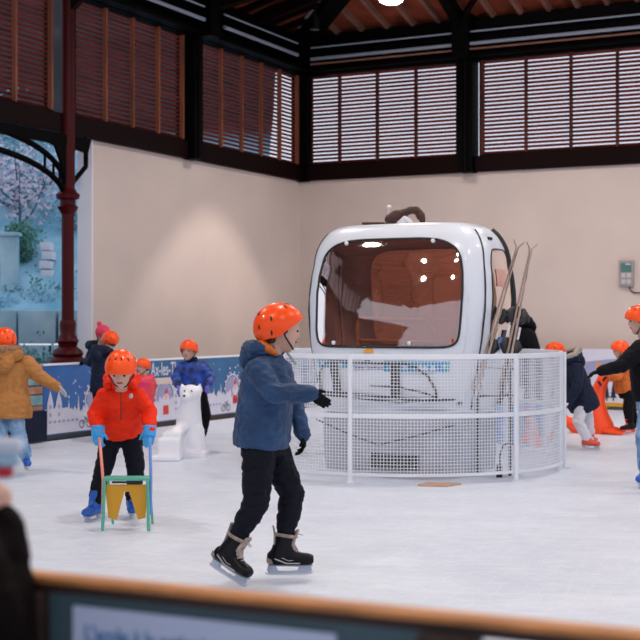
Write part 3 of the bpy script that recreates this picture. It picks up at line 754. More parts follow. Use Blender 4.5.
# roof cap
def sec(z, k=1.0, n=64):
    a, b = hw(min(z, ATZ)) * k, hd(min(z, ATZ)) * k; out = []
    for i in range(n):
        t_ = 2 * PI * (i + 0.5) / n; c, s = math.cos(t_), math.sin(t_)
        out.append(gp(a * math.copysign(abs(c) ** (2 / NP), c), b * math.copysign(abs(s) ** (2 / NP), s), z))
    return out
R = [[g.bm.verts.new(p) for p in sec(z, k)] for z, k in ((2.43, 1.0), (2.45, 1.0), (2.46, 1.0), (2.468, 0.8), (2.476, 0.5), (2.48, 0.2))]
for r0, r1_ in zip(R, R[1:]):
    for i in range(64): g.bm.faces.new((r0[i], r0[(i + 1) % 64], r1_[(i + 1) % 64], r1_[i]))
g.bm.faces.new(R[-1])
R = [[g.bm.verts.new(p) for p in sec(z, k)] for z, k in ((0.62, 1.0), (0.58, 0.97), (0.56, 0.5))]
for r0, r1_ in zip(R, R[1:]):
    for i in range(64): g.bm.faces.new((r0[i], r0[(i + 1) % 64], r1_[(i + 1) % 64], r1_[i]))
g.bm.faces.new(R[-1])
g.build('body_shell', m_gondola, cab, angle=50)
for side, (s0, s1, z0, z1) in OUT.items():
    ol = outline(s0, s1, z0, z1, 0, 0, 96, 5.0 if side == 'front' else 6.0); cc = ((s0 + s1) / 2, (z0 + z1) / 2)
    g = G(); rings = []
    for k in range(8):
        f = 1 - k / 8
        rings.append([g.bm.verts.new(side_pt(side, cc[0] + (a[0] - cc[0]) * f * 0.995, cc[1] + (a[1] - cc[1]) * f * 0.995, 0.004)) for a in ol])
    for r0, r1_ in zip(rings, rings[1:]):
        for i in range(96): g.bm.faces.new((r0[i], r0[(i + 1) % 96], r1_[(i + 1) % 96], r1_[i]))
    g.bm.faces.new(rings[-1])
    wn_ = g.build('windscreen' if side in ('front', 'back') else 'side_window', m_glass if side in ('front', 'back') else m_glass_side, cab, angle=None)
    g = G(); g.tube([side_pt(side, a[0], a[1], 0.006) for a in ol], 0.011 if side == 'front' else 0.006, 8, closed=True)
    g.build('window_seal', m_rubber, wn_)
# door seams on the right side, wide black seal at the rear corner
def seam(side, s, z0, z1, r, mt, name, off=0.002):
    g = G(); n = 40; g.tube([side_pt(side, s, z0 + (z1 - z0) * i / n, off) for i in range(n + 1)], r, 6); return g.build(name, mt, cab)
seam('right', -0.74, 0.64, 2.38, 0.009, m_rubber, 'door_seam')
seam('right', 0.80, 0.64, 2.41, 0.03, m_rubber, 'rear_seal', 0.02)
seam('left', 0.74, 0.64, 2.38, 0.009, m_rubber, 'door_seam')
g = G()
for q in range(4): g.box(side_pt('right', -0.35 + .06 * q, 2.30 - .0 * q, 0.006), (0.02, 0.02, 0.03), (GX, GY, UP))
g.build('air_vent', m_rubber, cab)
g = G()                                                # poster on the side window
ps = [side_pt('right', a, z, 0.012) for a, z in ((-0.30, 2.0), (0.25, 2.0), (0.25, 1.83), (-0.30, 1.83))]; g.poly(ps); g.build('window_sticker', m_print_pink, cab, smooth=False)
for a, z, m in ((-0.3, 1.42, m_print_orange), (-.1, 1.33, m_sealblue), (0.1, 1.4, m_print_black)):
    g = G(); g.poly([side_pt('right', a, z, 0.013), side_pt('right', a + .18, z, 0.013), side_pt('right', a + .13, z - .14, 0.013), side_pt('right', a - .05, z - .12, 0.013)]); g.build('window_sticker', m, cab, smooth=False)
# windscreen clips
for s, z in ((-0.62, 2.27), (0.58, 2.27), (-0.66, 1.275), (0.34, 1.275)):
    g = G(); g.ball(side_pt('front', s, z, 0.015), 0.022, 0.014, 0.022, (GX, GY, UP), 12); g.build('windscreen_clip', m_white_paint, cab)
# inside: floor, benches, hand rail
g = G(); g.box(gp(0, 0, 0.70), (1.5, 1.05, 0.04), (GX, GY, UP)); g.build('cabin_floor', m_bench, cab, smooth=False)
for sg in (-1, 1):
    g = G(); g.box(gp(sg * 0.55, 0, 0.98), (0.4, 0.95, 0.08), (GX, GY, UP)); g.box(gp(sg * 0.74, 0, 1.12), (0.05, 0.95, 0.22), (GX, GY, UP))
    g.build('bench', m_bench, cab, bevel=0.01)
g = G(); yb = -0.36
g.tube([gp(-0.42, yb, 1.1), gp(-0.42, yb, 1.47), gp(-0.40, yb, 1.52), gp(0.30, yb, 1.50), gp(0.38, yb, 1.46), gp(0.42, yb, 1.36), gp(0.42, yb, 1.05)], 0.021, 8)
g.tube([gp(0.08, yb, 1.50), gp(0.08, yb, 1.05)], 0.014, 8); g.tube([gp(-0.42, yb, 1.3), gp(0.42, yb, 1.28)], 0.014, 8)
g.build('hand_rail', m_cream_rail, cab)
# black bumper frame on the lower front panel
def fr(s, z, off=0.02): return side_pt('front', s, z, off)
g = G()
g.tube([fr(-0.98, 0.80), fr(-0.95, 0.95), fr(-0.88, 1.04), fr(-0.74, 1.09), fr(-0.3, 1.085), fr(0.3, 1.075), fr(0.45, 1.04), fr(0.60, 0.96), fr(0.70, 0.84), fr(0.74, 0.74), fr(0.55, 0.72), fr(0.0, 0.75), fr(-0.5, 0.77), fr(-0.98, 0.78)], 0.013, 8)
g.tube([fr(-0.96, 0.75), fr(-0.4, 0.73), fr(0.2, 0.70), fr(0.96, 0.74)], 0.011, 8)
g.tube([fr(-0.2, 0.86), fr(0.2, 0.85), fr(0.55, 0.80), fr(0.72, 0.76)], 0.010, 8)
g.build('bumper_tube', m_rubber, cab)
for s in (-0.70, 0.16):
    g = G(); P4 = [fr(s - 0.06, 1.09, 0.012), fr(s + 0.06, 1.09, 0.012), fr(s + 0.06, 0.75, 0.012), fr(s - 0.06, 0.75, 0.012)]
    g.prism(P4, -GY * 0.015); g.build('bumper_strap', m_rubber, cab)
# stickers and lettering under the windscreen
def strip(s0, s1, z0, z1, m, name, off=0.006, n=10, par=cab):
    g = G()
    for i in range(n):
        a, b = s0 + (s1 - s0) * i / n, s0 + (s1 - s0) * (i + 1) / n
        g.poly([side_pt('front', a, z0, off), side_pt('front', b, z0, off), side_pt('front', b, z1, off), side_pt('front', a, z1, off)])
    return g.build(name, m, par, smooth=False)
SZ0, SZ1 = 1.012, 1.105
st1 = strip(-0.98, -0.46, SZ0 + .01, SZ1, m_sticker, 'turquoise_strip'); st2 = strip(0.0, 0.86, SZ0 - .015, SZ1, m_sticker, 'turquoise_strip')
def flake(s, z, r, par):
    g = G()
    for k in range(3):
        a = PI * k / 3; dx, dz = math.cos(a) * r, math.sin(a) * r; nx_, nz_ = -math.sin(a) * .006, math.cos(a) * .006
        g.poly([side_pt('front', s + (x_) / 0.77, z + z_, 0.008) for x_, z_ in ((dx + nx_, dz + nz_), (-dx + nx_, -dz + nz_), (-dx - nx_, -dz - nz_), (dx - nx_, dz - nz_))])
    g.build('snowflake_print', m_print, par, smooth=False)
for s in (-0.88, -0.74, -0.6): flake(s, (SZ0 + SZ1) / 2, 0.03, st1)
flake(0.29, 1.055, 0.042, st2); flake(0.1, 1.055, 0.025, st2); flake(0.8, 1.06, 0.018, st2)
g = G()
for s, hgt in ((0.50, 0.06), (0.56, 0.045), (0.66, 0.05)):
    g.poly([side_pt('front', s - .045, 1.015, 0.008), side_pt('front', s + .045, 1.015, 0.008), side_pt('front', s + .01, 1.015 + hgt, 0.008), side_pt('front', s - .01, 1.015 + hgt, 0.008)])
g.build('mountain_print', m_print, st2, smooth=False)
g = G()
for k, s in enumerate((-0.285, -0.235, -0.17)):
    d_ = (-.03, 0.0, .03)[k]; g.poly([side_pt('front', s - .02, 1.068, 0.009), side_pt('front', s + .024, 1.068, 0.009), side_pt('front', s + .022 - d_, 1.105, 0.009), side_pt('front', s - .012 - d_, 1.105, 0.009)])
g.build('logo', m_darkblue_print, cab, smooth=False)
text_mesh('Savies Sambanas', 0.050, side_pt('front', -0.43, 1.015, 0.0), GX, UP, -GY, 0.012, 'small_lettering', m_darkblue_print, cab)
g = G(); c_ = side_pt('front', -0.19, 1.178, 0.012)
g.prism([c_ + GX * (0.055 * math.cos(a)) + UP * (0.042 * math.sin(a)) for a in [PI * i / 12 for i in range(13)]], -GY * 0.003); g.build('sun_sticker', m_sticker_orange, cab)
# plinth under the cabin
pl = thing('cabin_plinth', GC, 'grey snow-dusted plinth under the cable car cabin', 'plinth')
g = G()
for z, k in ((0.0, 0.0),): pass
rg = []
for z, k in ((0.0, 0.93), (0.1, 0.94), (0.3, 0.96), (0.5, 0.96), (0.56, 0.94)):
    rg.append((GC + UP * z, GX * (0.86 * k), GY * (0.58 * k)))
g.loft(rg, 48, power=5); g.build('plinth_block', m_grey_tarp, pl)
g = G(); g.box(gp(0.08, -0.57, 0.115), (0.50, 0.03, 0.15), (GX, GY, UP)); g.build('dark_slot', m_rubber, pl)
for a, b in (((-0.78, 0.50), (-0.1, 0.27)), ((-0.1, 0.27), (0.72, 0.50))):
    g = G(); g.tube([gp(a[0], -0.575, a[1]), gp((a[0] + b[0]) / 2, -0.58, (a[1] + b[1]) / 2 - .01), gp(b[0], -0.575, b[1])], 0.008, 6); g.build('cable', m_rubber, pl)
# brown saddle like bundle on the roof
rb = thing('saddle_bundle', gp(-0.05, 0, 2.43), 'red-brown leather saddle bundle lying on the cabin roof', 'saddle')
rz = 2.43
g = G()
g.tube([J(389, 219, 13.9), J(396, 216, 13.9), J(404, 213, 13.9), J(410, 211, 13.9), J(416, 209, 13.9)], [0.05, 0.065, 0.045, 0.04, 0.035], 12, round_ends=True)
g.tube([J(402, 214, 13.88), J(410, 210, 13.88), J(416, 210, 13.88), J(421, 216, 13.88), J(423, 223, 13.88)], [0.03, 0.04, 0.045, 0.05, 0.03], 12, round_ends=True)
g.tube([J(392, 219, 13.9), J(397, 223, 13.9)], [0.05, 0.05], 10, round_ends=True)
g.organic('leather_roll', m_brown_leather, rb, 0.012, 3, 0.008, 0.05)
g = G(); g.tube([J(399, 224, 13.85), J(405, 219, 13.85), J(410, 222, 13.85)], [0.03, 0.04, 0.03], 10, round_ends=True); g.organic('white_pad', m_whitepant, rb, 0.01, 3, .006, .04)
g = G(); g.ball(J(389, 207, 13.95), 0.025, 0.02, 0.022); g.tube([J(389, 208, 13.95), J(388, 216, 13.95), J(385, 224, 13.95)], 0.008, 6); g.build('white_knob', m_binding_w, rb)
g = G(); g.tube([J(362, 223.5, 14.0), J(388, 223.5, 13.95)], 0.014, 8); g.build('dark_bar', m_brown_leather, rb)

# ---------------------------------------------------------------- skis leaning in the rack on the cabin door
X_ = V((1, 0, 0))
def ski_pair(top, bot, label):
    root = thing('skis', bot, label, 'skis')
    d = (top - bot).normalized(); side = X_; side = (side - d * side.dot(d)).normalized(); nrm = d.cross(side).normalized(); L_ = (top - bot).length
    for k in (-1, 1):
        g = G(); rings = []
        for i in range(25):
            f = i / 24; w_ = 0.036 - 0.008 * math.sin(PI * f); 
            if f > 0.93: w_ *= max(0.15, 1 - (f - 0.93) / 0.075)
            off = k * (0.026 - 0.019 * f) + (k * 0.045 * max(0, (f - 0.95) / 0.05) ** 1.5)
            rings.append((bot + d * (L_ * f) + side * off, nrm * w_, side * (0.0135 - .0075 * f)))
        g.loft(rings, 10, power=4); sk = g.build('ski', m_ski_top if k > 0 else m_ski_edge, root)
        f0 = 0.36
        c = bot + d * (L_ * f0) + side * (k * 0.05)
        g = G(); g.tube([c - d * 0.16, c - d * 0.10 + side * k * .02, c - d * 0.04], [0.025, 0.045, 0.02], 10, round_ends=True); g.build('heel_binding', m_binding, sk)
        g = G(); g.tube([c + d * 0.16, c + d * 0.22 + side * k * .03, c + d * 0.27], [0.03, 0.05, 0.025], 10, round_ends=True); g.tube([c + d * .22 + side * k * .05, c + d * .18 + side * k * .06], .018, 8, round_ends=True); g.build('toe_binding', m_binding, sk)
        g = G(); g.tube([c - d * 0.02, c + d * 0.10], 0.012, 8); g.build('binding_plate', m_binding_w, sk)
    return root
ski_pair(J(519, 241, 13.15), J(476, 390, 12.85), 'pair of skis nearer the cabin door, tips highest towards the left')
ski_pair(J(532, 243, 13.05), J(502, 390, 12.78), 'pair of skis farther from the cabin door, beside the black coat person')
rk = thing('ski_rack', J(488, 380, 12.95), 'dark tube ski rack fixed low beside the cabin door', 'rack')
for py in (368, 396):
    g = G(); a, b = J(478, py, 12.98), J(512, py, 12.9); g.tube([a + V((0, .35, 0)), a, b, b + V((0, .4, 0))], 0.016, 8); g.build('rack_bar', m_rubber, rk)
g = G(); a = J(478, 398, 12.98); g.tube([a + UP * 0.32, V((J(478, 466, 12.98).x, 12.98, 0))], 0.016, 8); g.build('rack_post', m_rubber, rk)
a = J(510, 398, 12.9); g = G(); g.tube([a + UP * 0.32, V((a.x, a.y, 0))], 0.016, 8); g.build('rack_post', m_rubber, rk)

# ---------------------------------------------------------------- round wire fence
FC = V(((404.5 - 320) / F * 13.85, 13.85, 0)); FR = 1.60
def fp(a, z, r=FR): return FC + V((math.sin(a) * r, -math.cos(a) * r, z))
fence = thing('wire_fence', FC, 'round white wire mesh fence enclosing the cable car cabin', 'fence')
ang = [-1.35, -0.377, 0.634, 1.40, 2.3, 3.2, 4.05]
TOPZ = 1.185; MIDZ = 0.615
for a0, a1 in zip(ang, ang[1:] + [ang[0] + 2 * PI]):
    n = max(6, int((a1 - a0) * 12)); arc = [a0 + (a1 - a0) * i / n for i in range(n + 1)]
    pan = bpy.data.objects.new('fence_panel', None); COL.objects.link(pan); pan.parent = fence
    for z, h_, t_ in ((TOPZ - 0.025, 0.05, 0.035), (MIDZ, 0.045, 0.03), (0.075, 0.03, 0.03)):
        g = G(); rings = [(fp(a, z), V((math.sin(a), -math.cos(a), 0)) * (t_ / 2), UP * (h_ / 2)) for a in arc]
        g.loft(rings, 8, power=6); g.build({0.05: 'top_rail', 0.045: 'middle_rail'}.get(h_, 'bottom_rail'), m_white_paint, pan)
    g = G(); wr = 0.0030
    nv = int((a1 - a0) * FR / 0.031)
    for i in range(1, nv):
        a = a0 + (a1 - a0) * i / nv; rd = V((math.sin(a), -math.cos(a), 0)); tn = V((math.cos(a), math.sin(a), 0))
        g.box(fp(a, (TOPZ + 0.08) / 2), (wr * 2, 0.005, TOPZ - 0.1), (tn, rd, UP))
    nh = int((TOPZ - 0.1) / 0.031)
    for k in range(1, nh):
        z = 0.08 + (TOPZ - 0.12) * k / nh
        arcf = [a0 + (a1 - a0) * i / (n * 1) for i in range(n + 1)]
        for b0, b1 in zip(arcf, arcf[1:]):
            p0, p1 = fp(b0, z, FR + .004), fp(b1, z, FR + .004); d = (p1 - p0).normalized()
            g.box((p0 + p1) / 2, ((p1 - p0).length, 0.005, wr * 2), (d, d.cross(UP), UP))
    g.build('wire_mesh', m_white_paint, pan, smooth=False)
    g = G(); g.tube([fp(a0, 0.0, FR + .025), fp(a0, TOPZ - 0.01, FR + .025)], 0.024, 10); g.loft([(fp(a0, 0.0, FR + .025), V((.05, 0, 0)), V((0, .05, 0))), (fp(a0, 0.012, FR + .025), V((.05, 0, 0)), V((0, .05, 0)))], 12)
    g.build('fence_post', m_white_paint, fence)
for a in (1.32, 1.22): 
    g = G(); g.tube([fp(a, 0.0), fp(a, TOPZ - 0.03)], 0.018, 10); g.build('fence_post', m_white_paint, fence)
g = G(); pz = J(440, 487, 12.05)
g.prism([V((pz.x - .2, 12.05, 0.0)), V((pz.x + .05, 12.0, 0.0)), V((pz.x + .2, 12.15, 0.0)), V((pz.x - .1, 12.2, 0.0))], UP * 0.02)
tag(g.build('plywood_scrap', m_ply, None, smooth=False), 'small raw plywood offcut lying on the ice under the fence', 'board')
g = G(); base = J(507, 466, 12.75); base.z = 0
g.tube([base + V((-.07, 0, .06)), base + V((-.07, 0, .2)), base + V((-.04, 0, .30)), base + V((.03, 0, .34)), base + V((.09, 0, .28)), base + V((.10, 0, .14)), base + V((.08, -.02, .01))], 0.009, 8)
g.box(base + V((-.075, 0, .06)), (.055, .04, .12)); tag(g.build('cable_plug', m_rubber, None), 'black looped cable with plug block standing inside the fence', 'cable')

# ---------------------------------------------------------------- moulded skating aids
def seal_aid(base, fwd, h, label, m, m2, name='seal_skating_aid'):
    fwd = fwd.normalized(); sd = fwd.cross(UP)
    root = thing(name, base, label, 'skating aid')
    P = lambda x, y, z: base + fwd * (x * h) + sd * (y * h) + UP * (z * h)
    g = G()
    g.tube([P(0.05, 0, .10), P(-.02, 0, .3), P(-.02, 0, .55), P(.04, 0, .78), P(.10, 0, .92)], [.22 * h, .20 * h, .14 * h, .11 * h, .10 * h], 16, round_ends=True)
    g.tube([P(.10, 0, .92), P(.22, 0, .93)], [.09 * h, .05 * h], 12, round_ends=True)
    g.tube([P(.0, 0, .12), P(-.35, 0, .10), P(-.55, 0, .22), P(-.66, 0, .48)], [.2 * h, .14 * h, .08 * h, .04 * h], 14, round_ends=True)
    g.loft([(P(-.60, -.0, .42), sd * (.05 * h), fwd * (.03 * h)), (P(-.68, 0, .55), sd * (.16 * h), fwd * (.03 * h)), (P(-.70, 0, .62), sd * (.12 * h), fwd * (.02 * h))], 12)
    g.organic('seal_body', m, root, 0.014, 5)
    for s in (-1, 1):
        g = G(); g.loft([(P(.05, s * .12, .10), UP * (.06 * h), fwd * (.10 * h)), (P(.28, s * .26, .045), UP * (.045 * h), fwd * (.12 * h)), (P(.42, s * .34, .03), UP * (.02 * h), fwd * (.05 * h))], 12); g.organic('flipper', m2, root, 0.012, 3)
        g = G(); g.tube([P(.06, s * .08, .80), P(.04, s * .24, .86)], .022 * h, 8, round_ends=True); g.build('handle', m_strap if m is not m_bear else m_bear, root)
        g = G(); g.ball(P(.16, s * .06, .97), .015 * h); g.build('eye', m_eye, root)
    return root
p = J(600, 433, 17.7); p.z = 0
seal_aid(p + V((-0.03, 0, 0)), V((0.8, -0.25, 0)), 0.80, 'orange-red plastic seal skating aid pushed by the orange jacket child', m_seal, m_seal)
p = J(531, 445, 15.8); p.z = 0
seal_aid(p, V((-0.95, -0.2, 0)), 0.46, 'red and blue plastic seal skating aid seen through the right of the fence', m_seal, m_sealblue)
p = J(518, 445, 16.05); p.z = 0
g = G(); g.box(p + V((0, .1, .36)), (0.62, 0.24, 0.26)); g.box(p + V((0, .1, .12)), (0.5, 0.2, 0.24))
tag(g.build('blue_crate', m_sealblue, None, bevel=0.03), 'blue plastic block on the ice behind the right of the fence', 'block')
# polar bear aid
b0 = V(((193 - 320) / F * 14.65, 14.65, 0)); root = thing('polar_bear_skating_aid', b0, 'white plastic polar bear skating aid pushed by the blue jacket boy', 'skating aid')
g = G()
jb = lambda px, py, dz=0: J(px, py, 14.65 + dz)
g.tube([jb(191, 396, .0), jb(190, 408, .02), jb(189, 422, .05), jb(190, 440, .05)], [.105, .12, .145, .165], 16, round_ends=True)
g.ball(jb(190.5, 394, -.02), .122, .115, .105); g.ball(jb(186, 397, -.11), .060, .07, .045)
for sx in (182, 200): g.tube([jb(sx + (1 if sx < 190 else -1), 390, 0), jb(sx, 384.5, 0)], [.045, .014], 10, round_ends=True)
g.tube([jb(184, 453, -.05), jb(184, 428, -.02)], [.075, .09], 12, round_ends=True); g.tube([jb(199, 452, .0), jb(197, 430, .0)], [.09, .08], 12, round_ends=True)
g.box(jb(192, 454, .05), (.34, .42, .08))
g.organic('bear_body', m_bear, root, 0.012, 6)
g = G(); q = V(((171 - 320) / F * 14.45, 14.45, 0))
g.box(q + V((0, 0, .12)), (.24, .5, .24)); g.box(q + V((-.03, 0, .03)), (.32, .56, .06)); g.box(q + V((.03, 0, .26)), (.20, .46, .08)); g.tube([q + V((0.04, 0, .27)), q + V((.13, .1, .34))], .07, 12, round_ends=True)
g.organic('seat_block', m_bear, root, 0.014, 6)
for (px, py) in ((184.5, 391), (191.5, 391)):
    g = G(); g.ball(jb(px, py, -.115 if px < 188 else -.135), .010); g.build('eye', m_eye, root)
g = G(); g.ball(jb(184, 395.8, -.175), .016, .012, .012); g.build('nose', m_eye, root)

# ---------------------------------------------------------------- chair shaped skating aid with the green frame
cz = 9.45
c0 = V(((126 - 320) / F * cz, cz, 0)); root = thing('chair_skating_aid', c0, 'green framed chair skating aid with yellow panel before the red jacket child', 'skating aid')
pc = lambda px, z, dy=0: V(((px - 320) / F * cz, cz + dy, z))
for px in (103, 149):
    g = G(); s_ = 1 if px < 120 else -1
    g.tube([pc(px, 0.012, -.02), pc(px + s_ * 1.5, 0.37, 0.0)], 0.012, 8); g.build('front_leg', m_teal, root)
    g = G(); g.tube([pc(px + s_ * 2.5, 0.012, .34), pc(px + s_ * 2, 0.36, .13)], 0.010, 8); g.build('rear_leg', m_teal, root)
    g = G(); top = (J(99.5, 438, cz + .30) if px < 120 else J(150, 438, cz + .30)); g.tube([pc(px + s_ * 0.5 - 1.5 * s_, 0.12, .03), pc(px - 1.0 * s_, 0.36, .05), top], 0.011, 8); g.build('push_handle', m_pole_pink if px < 120 else m_pole_blue, root)
g = G(); g.box(pc(126, 0.375, .06), (0.325, .14, .022)); g.build('seat', m_teal, root, bevel=0.006)
g = G(); pts = [(104.5, .335), (108, .10), (116.5, .085), (124, .285), (129, .285), (137.5, .085), (145, .10), (148, .335)]
g.prism([pc(a, b, .012) for a, b in pts], V((0, .012, 0))); g.build('yellow_panel', m_yellow, root)
g = G(); g.box(pc(126, 0.352, .01), (0.20, .02, .014)); g.build('slot', m_rubber, root)

# ---------------------------------------------------------------- people
def frame(f, up=UP):
    f = f.normalized(); r = f.cross(up).normalized(); u = r.cross(f).normalized(); return f, r, u
def hand(g, w, d, n, side, L, curl=0.5, spread=0.12):
    """palm, four fingers, thumb; n = the way the palm faces, side = the thumb's side"""
    d = d.normalized(); n = (n - d * n.dot(d)).normalized(); sv = d.cross(n).normalized()
    if sv.dot(side) < 0: sv = -sv
    g.loft([(w - d * L * .08, sv * L * .16, n * L * .13), (w + d * L * .1, sv * L * .2, n * L * .13), (w + d * L * .35, sv * L * .25, n * L * .12), (w + d * L * .52, sv * L * .24, n * L * .10)], 14)
    for k, (fl, wd) in enumerate(((.40, .16), (.46, .055), (.43, -.055), (.33, -.16))):
        p = w + d * (L * (.50 - .03 * abs(k - 1))) + sv * (L * wd); dd = (d + sv * (wd * spread * 4)).normalized(); pts = [p - d * L * .06, p]; c = 0
        for q, fr_ in enumerate((.42, .33, .25)):
            c += curl * (0.75, 0.9, 0.7)[q]
            v = dd * math.cos(c) + n * math.sin(c); pts.append(pts[-1] + v * (fl * L * fr_))
        g.tube(pts, [L * .062, L * .062, L * .060, L * .055, L * .048], 8, round_ends=True)
    p = w + d * L * .12 + sv * L * .16; v = (d * .65 + sv * .75 + n * .15).normalized()
    v2 = (d * .9 + sv * .3 + n * (.2 + .5 * curl)).normalized()
    g.tube([p, p + v * L * .2, p + v * L * .2 + v2 * L * .20], [L * .085, L * .07, L * .058], 8, round_ends=True)

def head_geo(g, c, f, up, hr):
    f, r, u = frame(f, up)
    ax = (r, f, u)
    g.ball(c + u * hr * .12, hr * .80, hr * .97, hr * .98, ax, 20)
    g.ball(c + f * hr * .22 - u * hr * .48, hr * .58, hr * .62, hr * .62, ax, 16)
    g.ball(c + f * hr * .50 - u * hr * .92, hr * .26, hr * .24, hr * .22, ax, 10)
    g.loft([(c + f * hr * .86 + u * hr * .06, r * hr * .07, f * hr * .08), (c + f * hr * .98 - u * hr * .18, r * hr * .11, f * hr * .13), (c + f * hr * .92 - u * hr * .32, r * hr * .15, f * hr * .12)], 10)
    g.loft([(c + f * hr * .80 - u * hr * .52, r * hr * .22, u * hr * .05), (c + f * hr * .86 - u * hr * .56, r * hr * .16, u * hr * .05)], 8)
    for s in (-1, 1): g.ball(c + r * (s * hr * .80) - u * hr * .1 - f * hr * .03, hr * .09, hr * .17, hr * .24, ax, 10)

def face_parts(root, c, f, up, hr, hair=m_hair, hairstyle='short'):
    f, r, u = frame(f, up); ax = (r, f, u)
    for s in (-1, 1):
        g = G(); g.ball(c + f * hr * .86 + r * (s * hr * .33) + u * hr * .02, hr * .10, hr * .06, hr * .07, ax, 10); g.build('eye', m_eye, root)
    g = G(); g.ball(c + f * hr * .86 - u * hr * .55, hr * .22, hr * .08, hr * .055, ax, 10); g.build('mouth', m_lips, root)
    g = G()
    g.ball(c + u * hr * .22 - f * hr * .12, hr * .88, hr * .95, hr * .95, ax, 18)
    if hairstyle == 'long':
        for s in (-1, 0, 1): g.tube([c - f * hr * .5 + r * (s * hr * .5) + u * hr * .1, c - f * hr * .62 + r * (s * hr * .45) - u * hr * .7, c - f * hr * .5 + r * (s * hr * .4) - u * hr * 1.2], [hr * .4, hr * .36, hr * .2], 10, round_ends=True)
    else:
        g.ball(c - f * hr * .42 - u * hr * .35, hr * .66, hr * .52, hr * .5, ax, 14)
        for s in (-1, 1): g.ball(c + r * (s * hr * .72) + f * hr * .12 + u * hr * .08, hr * .14, hr * .2, hr * .3, ax, 10)
    g.organic('hair', hair, root, hr * .07, 3, hr * .02, hr * .25)

def helmet(root, c, f, up, hr, m=m_helmet, label=None):
    f, r, u = frame(f, up); R_ = hr * 1.24
    g = G(); n, k = 36, 14; rings = []
    def pt(th, ph, s=1.0):
        # th 0 = front; ph 0 = rim .. pi/2 = crown; the rim dips at the nape
        dip = -0.12 - 0.30 * (0.5 - 0.5 * math.cos(th)) + 0.16 * math.exp(-(th / 0.7) ** 2) if th <= PI else 0
        th2 = th if th <= PI else 2 * PI - th
        dip = -0.10 - 0.38 * (0.5 - 0.5 * math.cos(th2)) ** 1.3 + 0.22 * math.exp(-(th2 / 0.9) ** 2) - 0.14 * math.exp(-((th2 - 1.75) / 0.35) ** 2)
        z0 = dip; a = math.asin(max(-.9, min(.9, z0))); aa = a + (PI / 2 - a) * ph
        cr, sr = math.cos(aa), math.sin(aa)
        return c + u * (hr * .20) + (f * (math.cos(th) * cr * 1.08 - .02) + r * (math.sin(th) * cr * .88) + u * (sr * 0.98)) * (R_ * s)
    for s_, rng in ((1.0, range(k + 1)), (0.93, range(k, -1, -1))):
        for j in rng:
            ph = j / k * 0.985
            rings.append([g.bm.verts.new(pt(2 * PI * i / n, ph, s_)) for i in range(n)])
    rings.append(rings[0])
    for r0, r1_ in zip(rings, rings[1:]):
        for i in range(n): g.bm.faces.new((r0[i], r0[(i + 1) % n], r1_[(i + 1) % n], r1_[i]))
    h = g.build('helmet', m, root, angle=60)
    for th, ph in ((0.35, .62), (-0.35, .62), (1.0, .55), (-1.0, .55), (1.9, .42), (-1.9, .42), (2.5, .30), (-2.5, .30), (2.75, .62), (-2.75, .62), (2.0, .12), (-2.0, .12)):
        th_ = th % (2 * PI); p = pt(th_, ph); q = pt((th_ + .05) % (2 * PI), ph); q2 = pt(th_, ph + .03)
        a = (q - p).normalized(); b = (q2 - p).normalized(); nn = a.cross(b).normalized(); b = nn.cross(a)
        g = G(); g.ball(p, hr * .055, hr * .15, hr * .03, (a, b, nn), 10); g.build('vent', m_vent, h)
    g = G()
    for s in (-1, 1):
        ear = c + r * (s * hr * .86) - u * hr * .05; g.tube([ear + u * hr * .25, ear - u * hr * .35 + f * hr * .08, c + r * (s * hr * .35) + f * hr * .38 - u * hr * 1.06], hr * .05, 6)
    g.tube([c + r * (hr * .35) + f * hr * .38 - u * hr * 1.06, c + f * hr * .44 - u * hr * 1.12, c - r * (hr * .35) + f * hr * .38 - u * hr * 1.06], hr * .05, 6)
    g.build('chin_strap', m_strap, h)
    return h

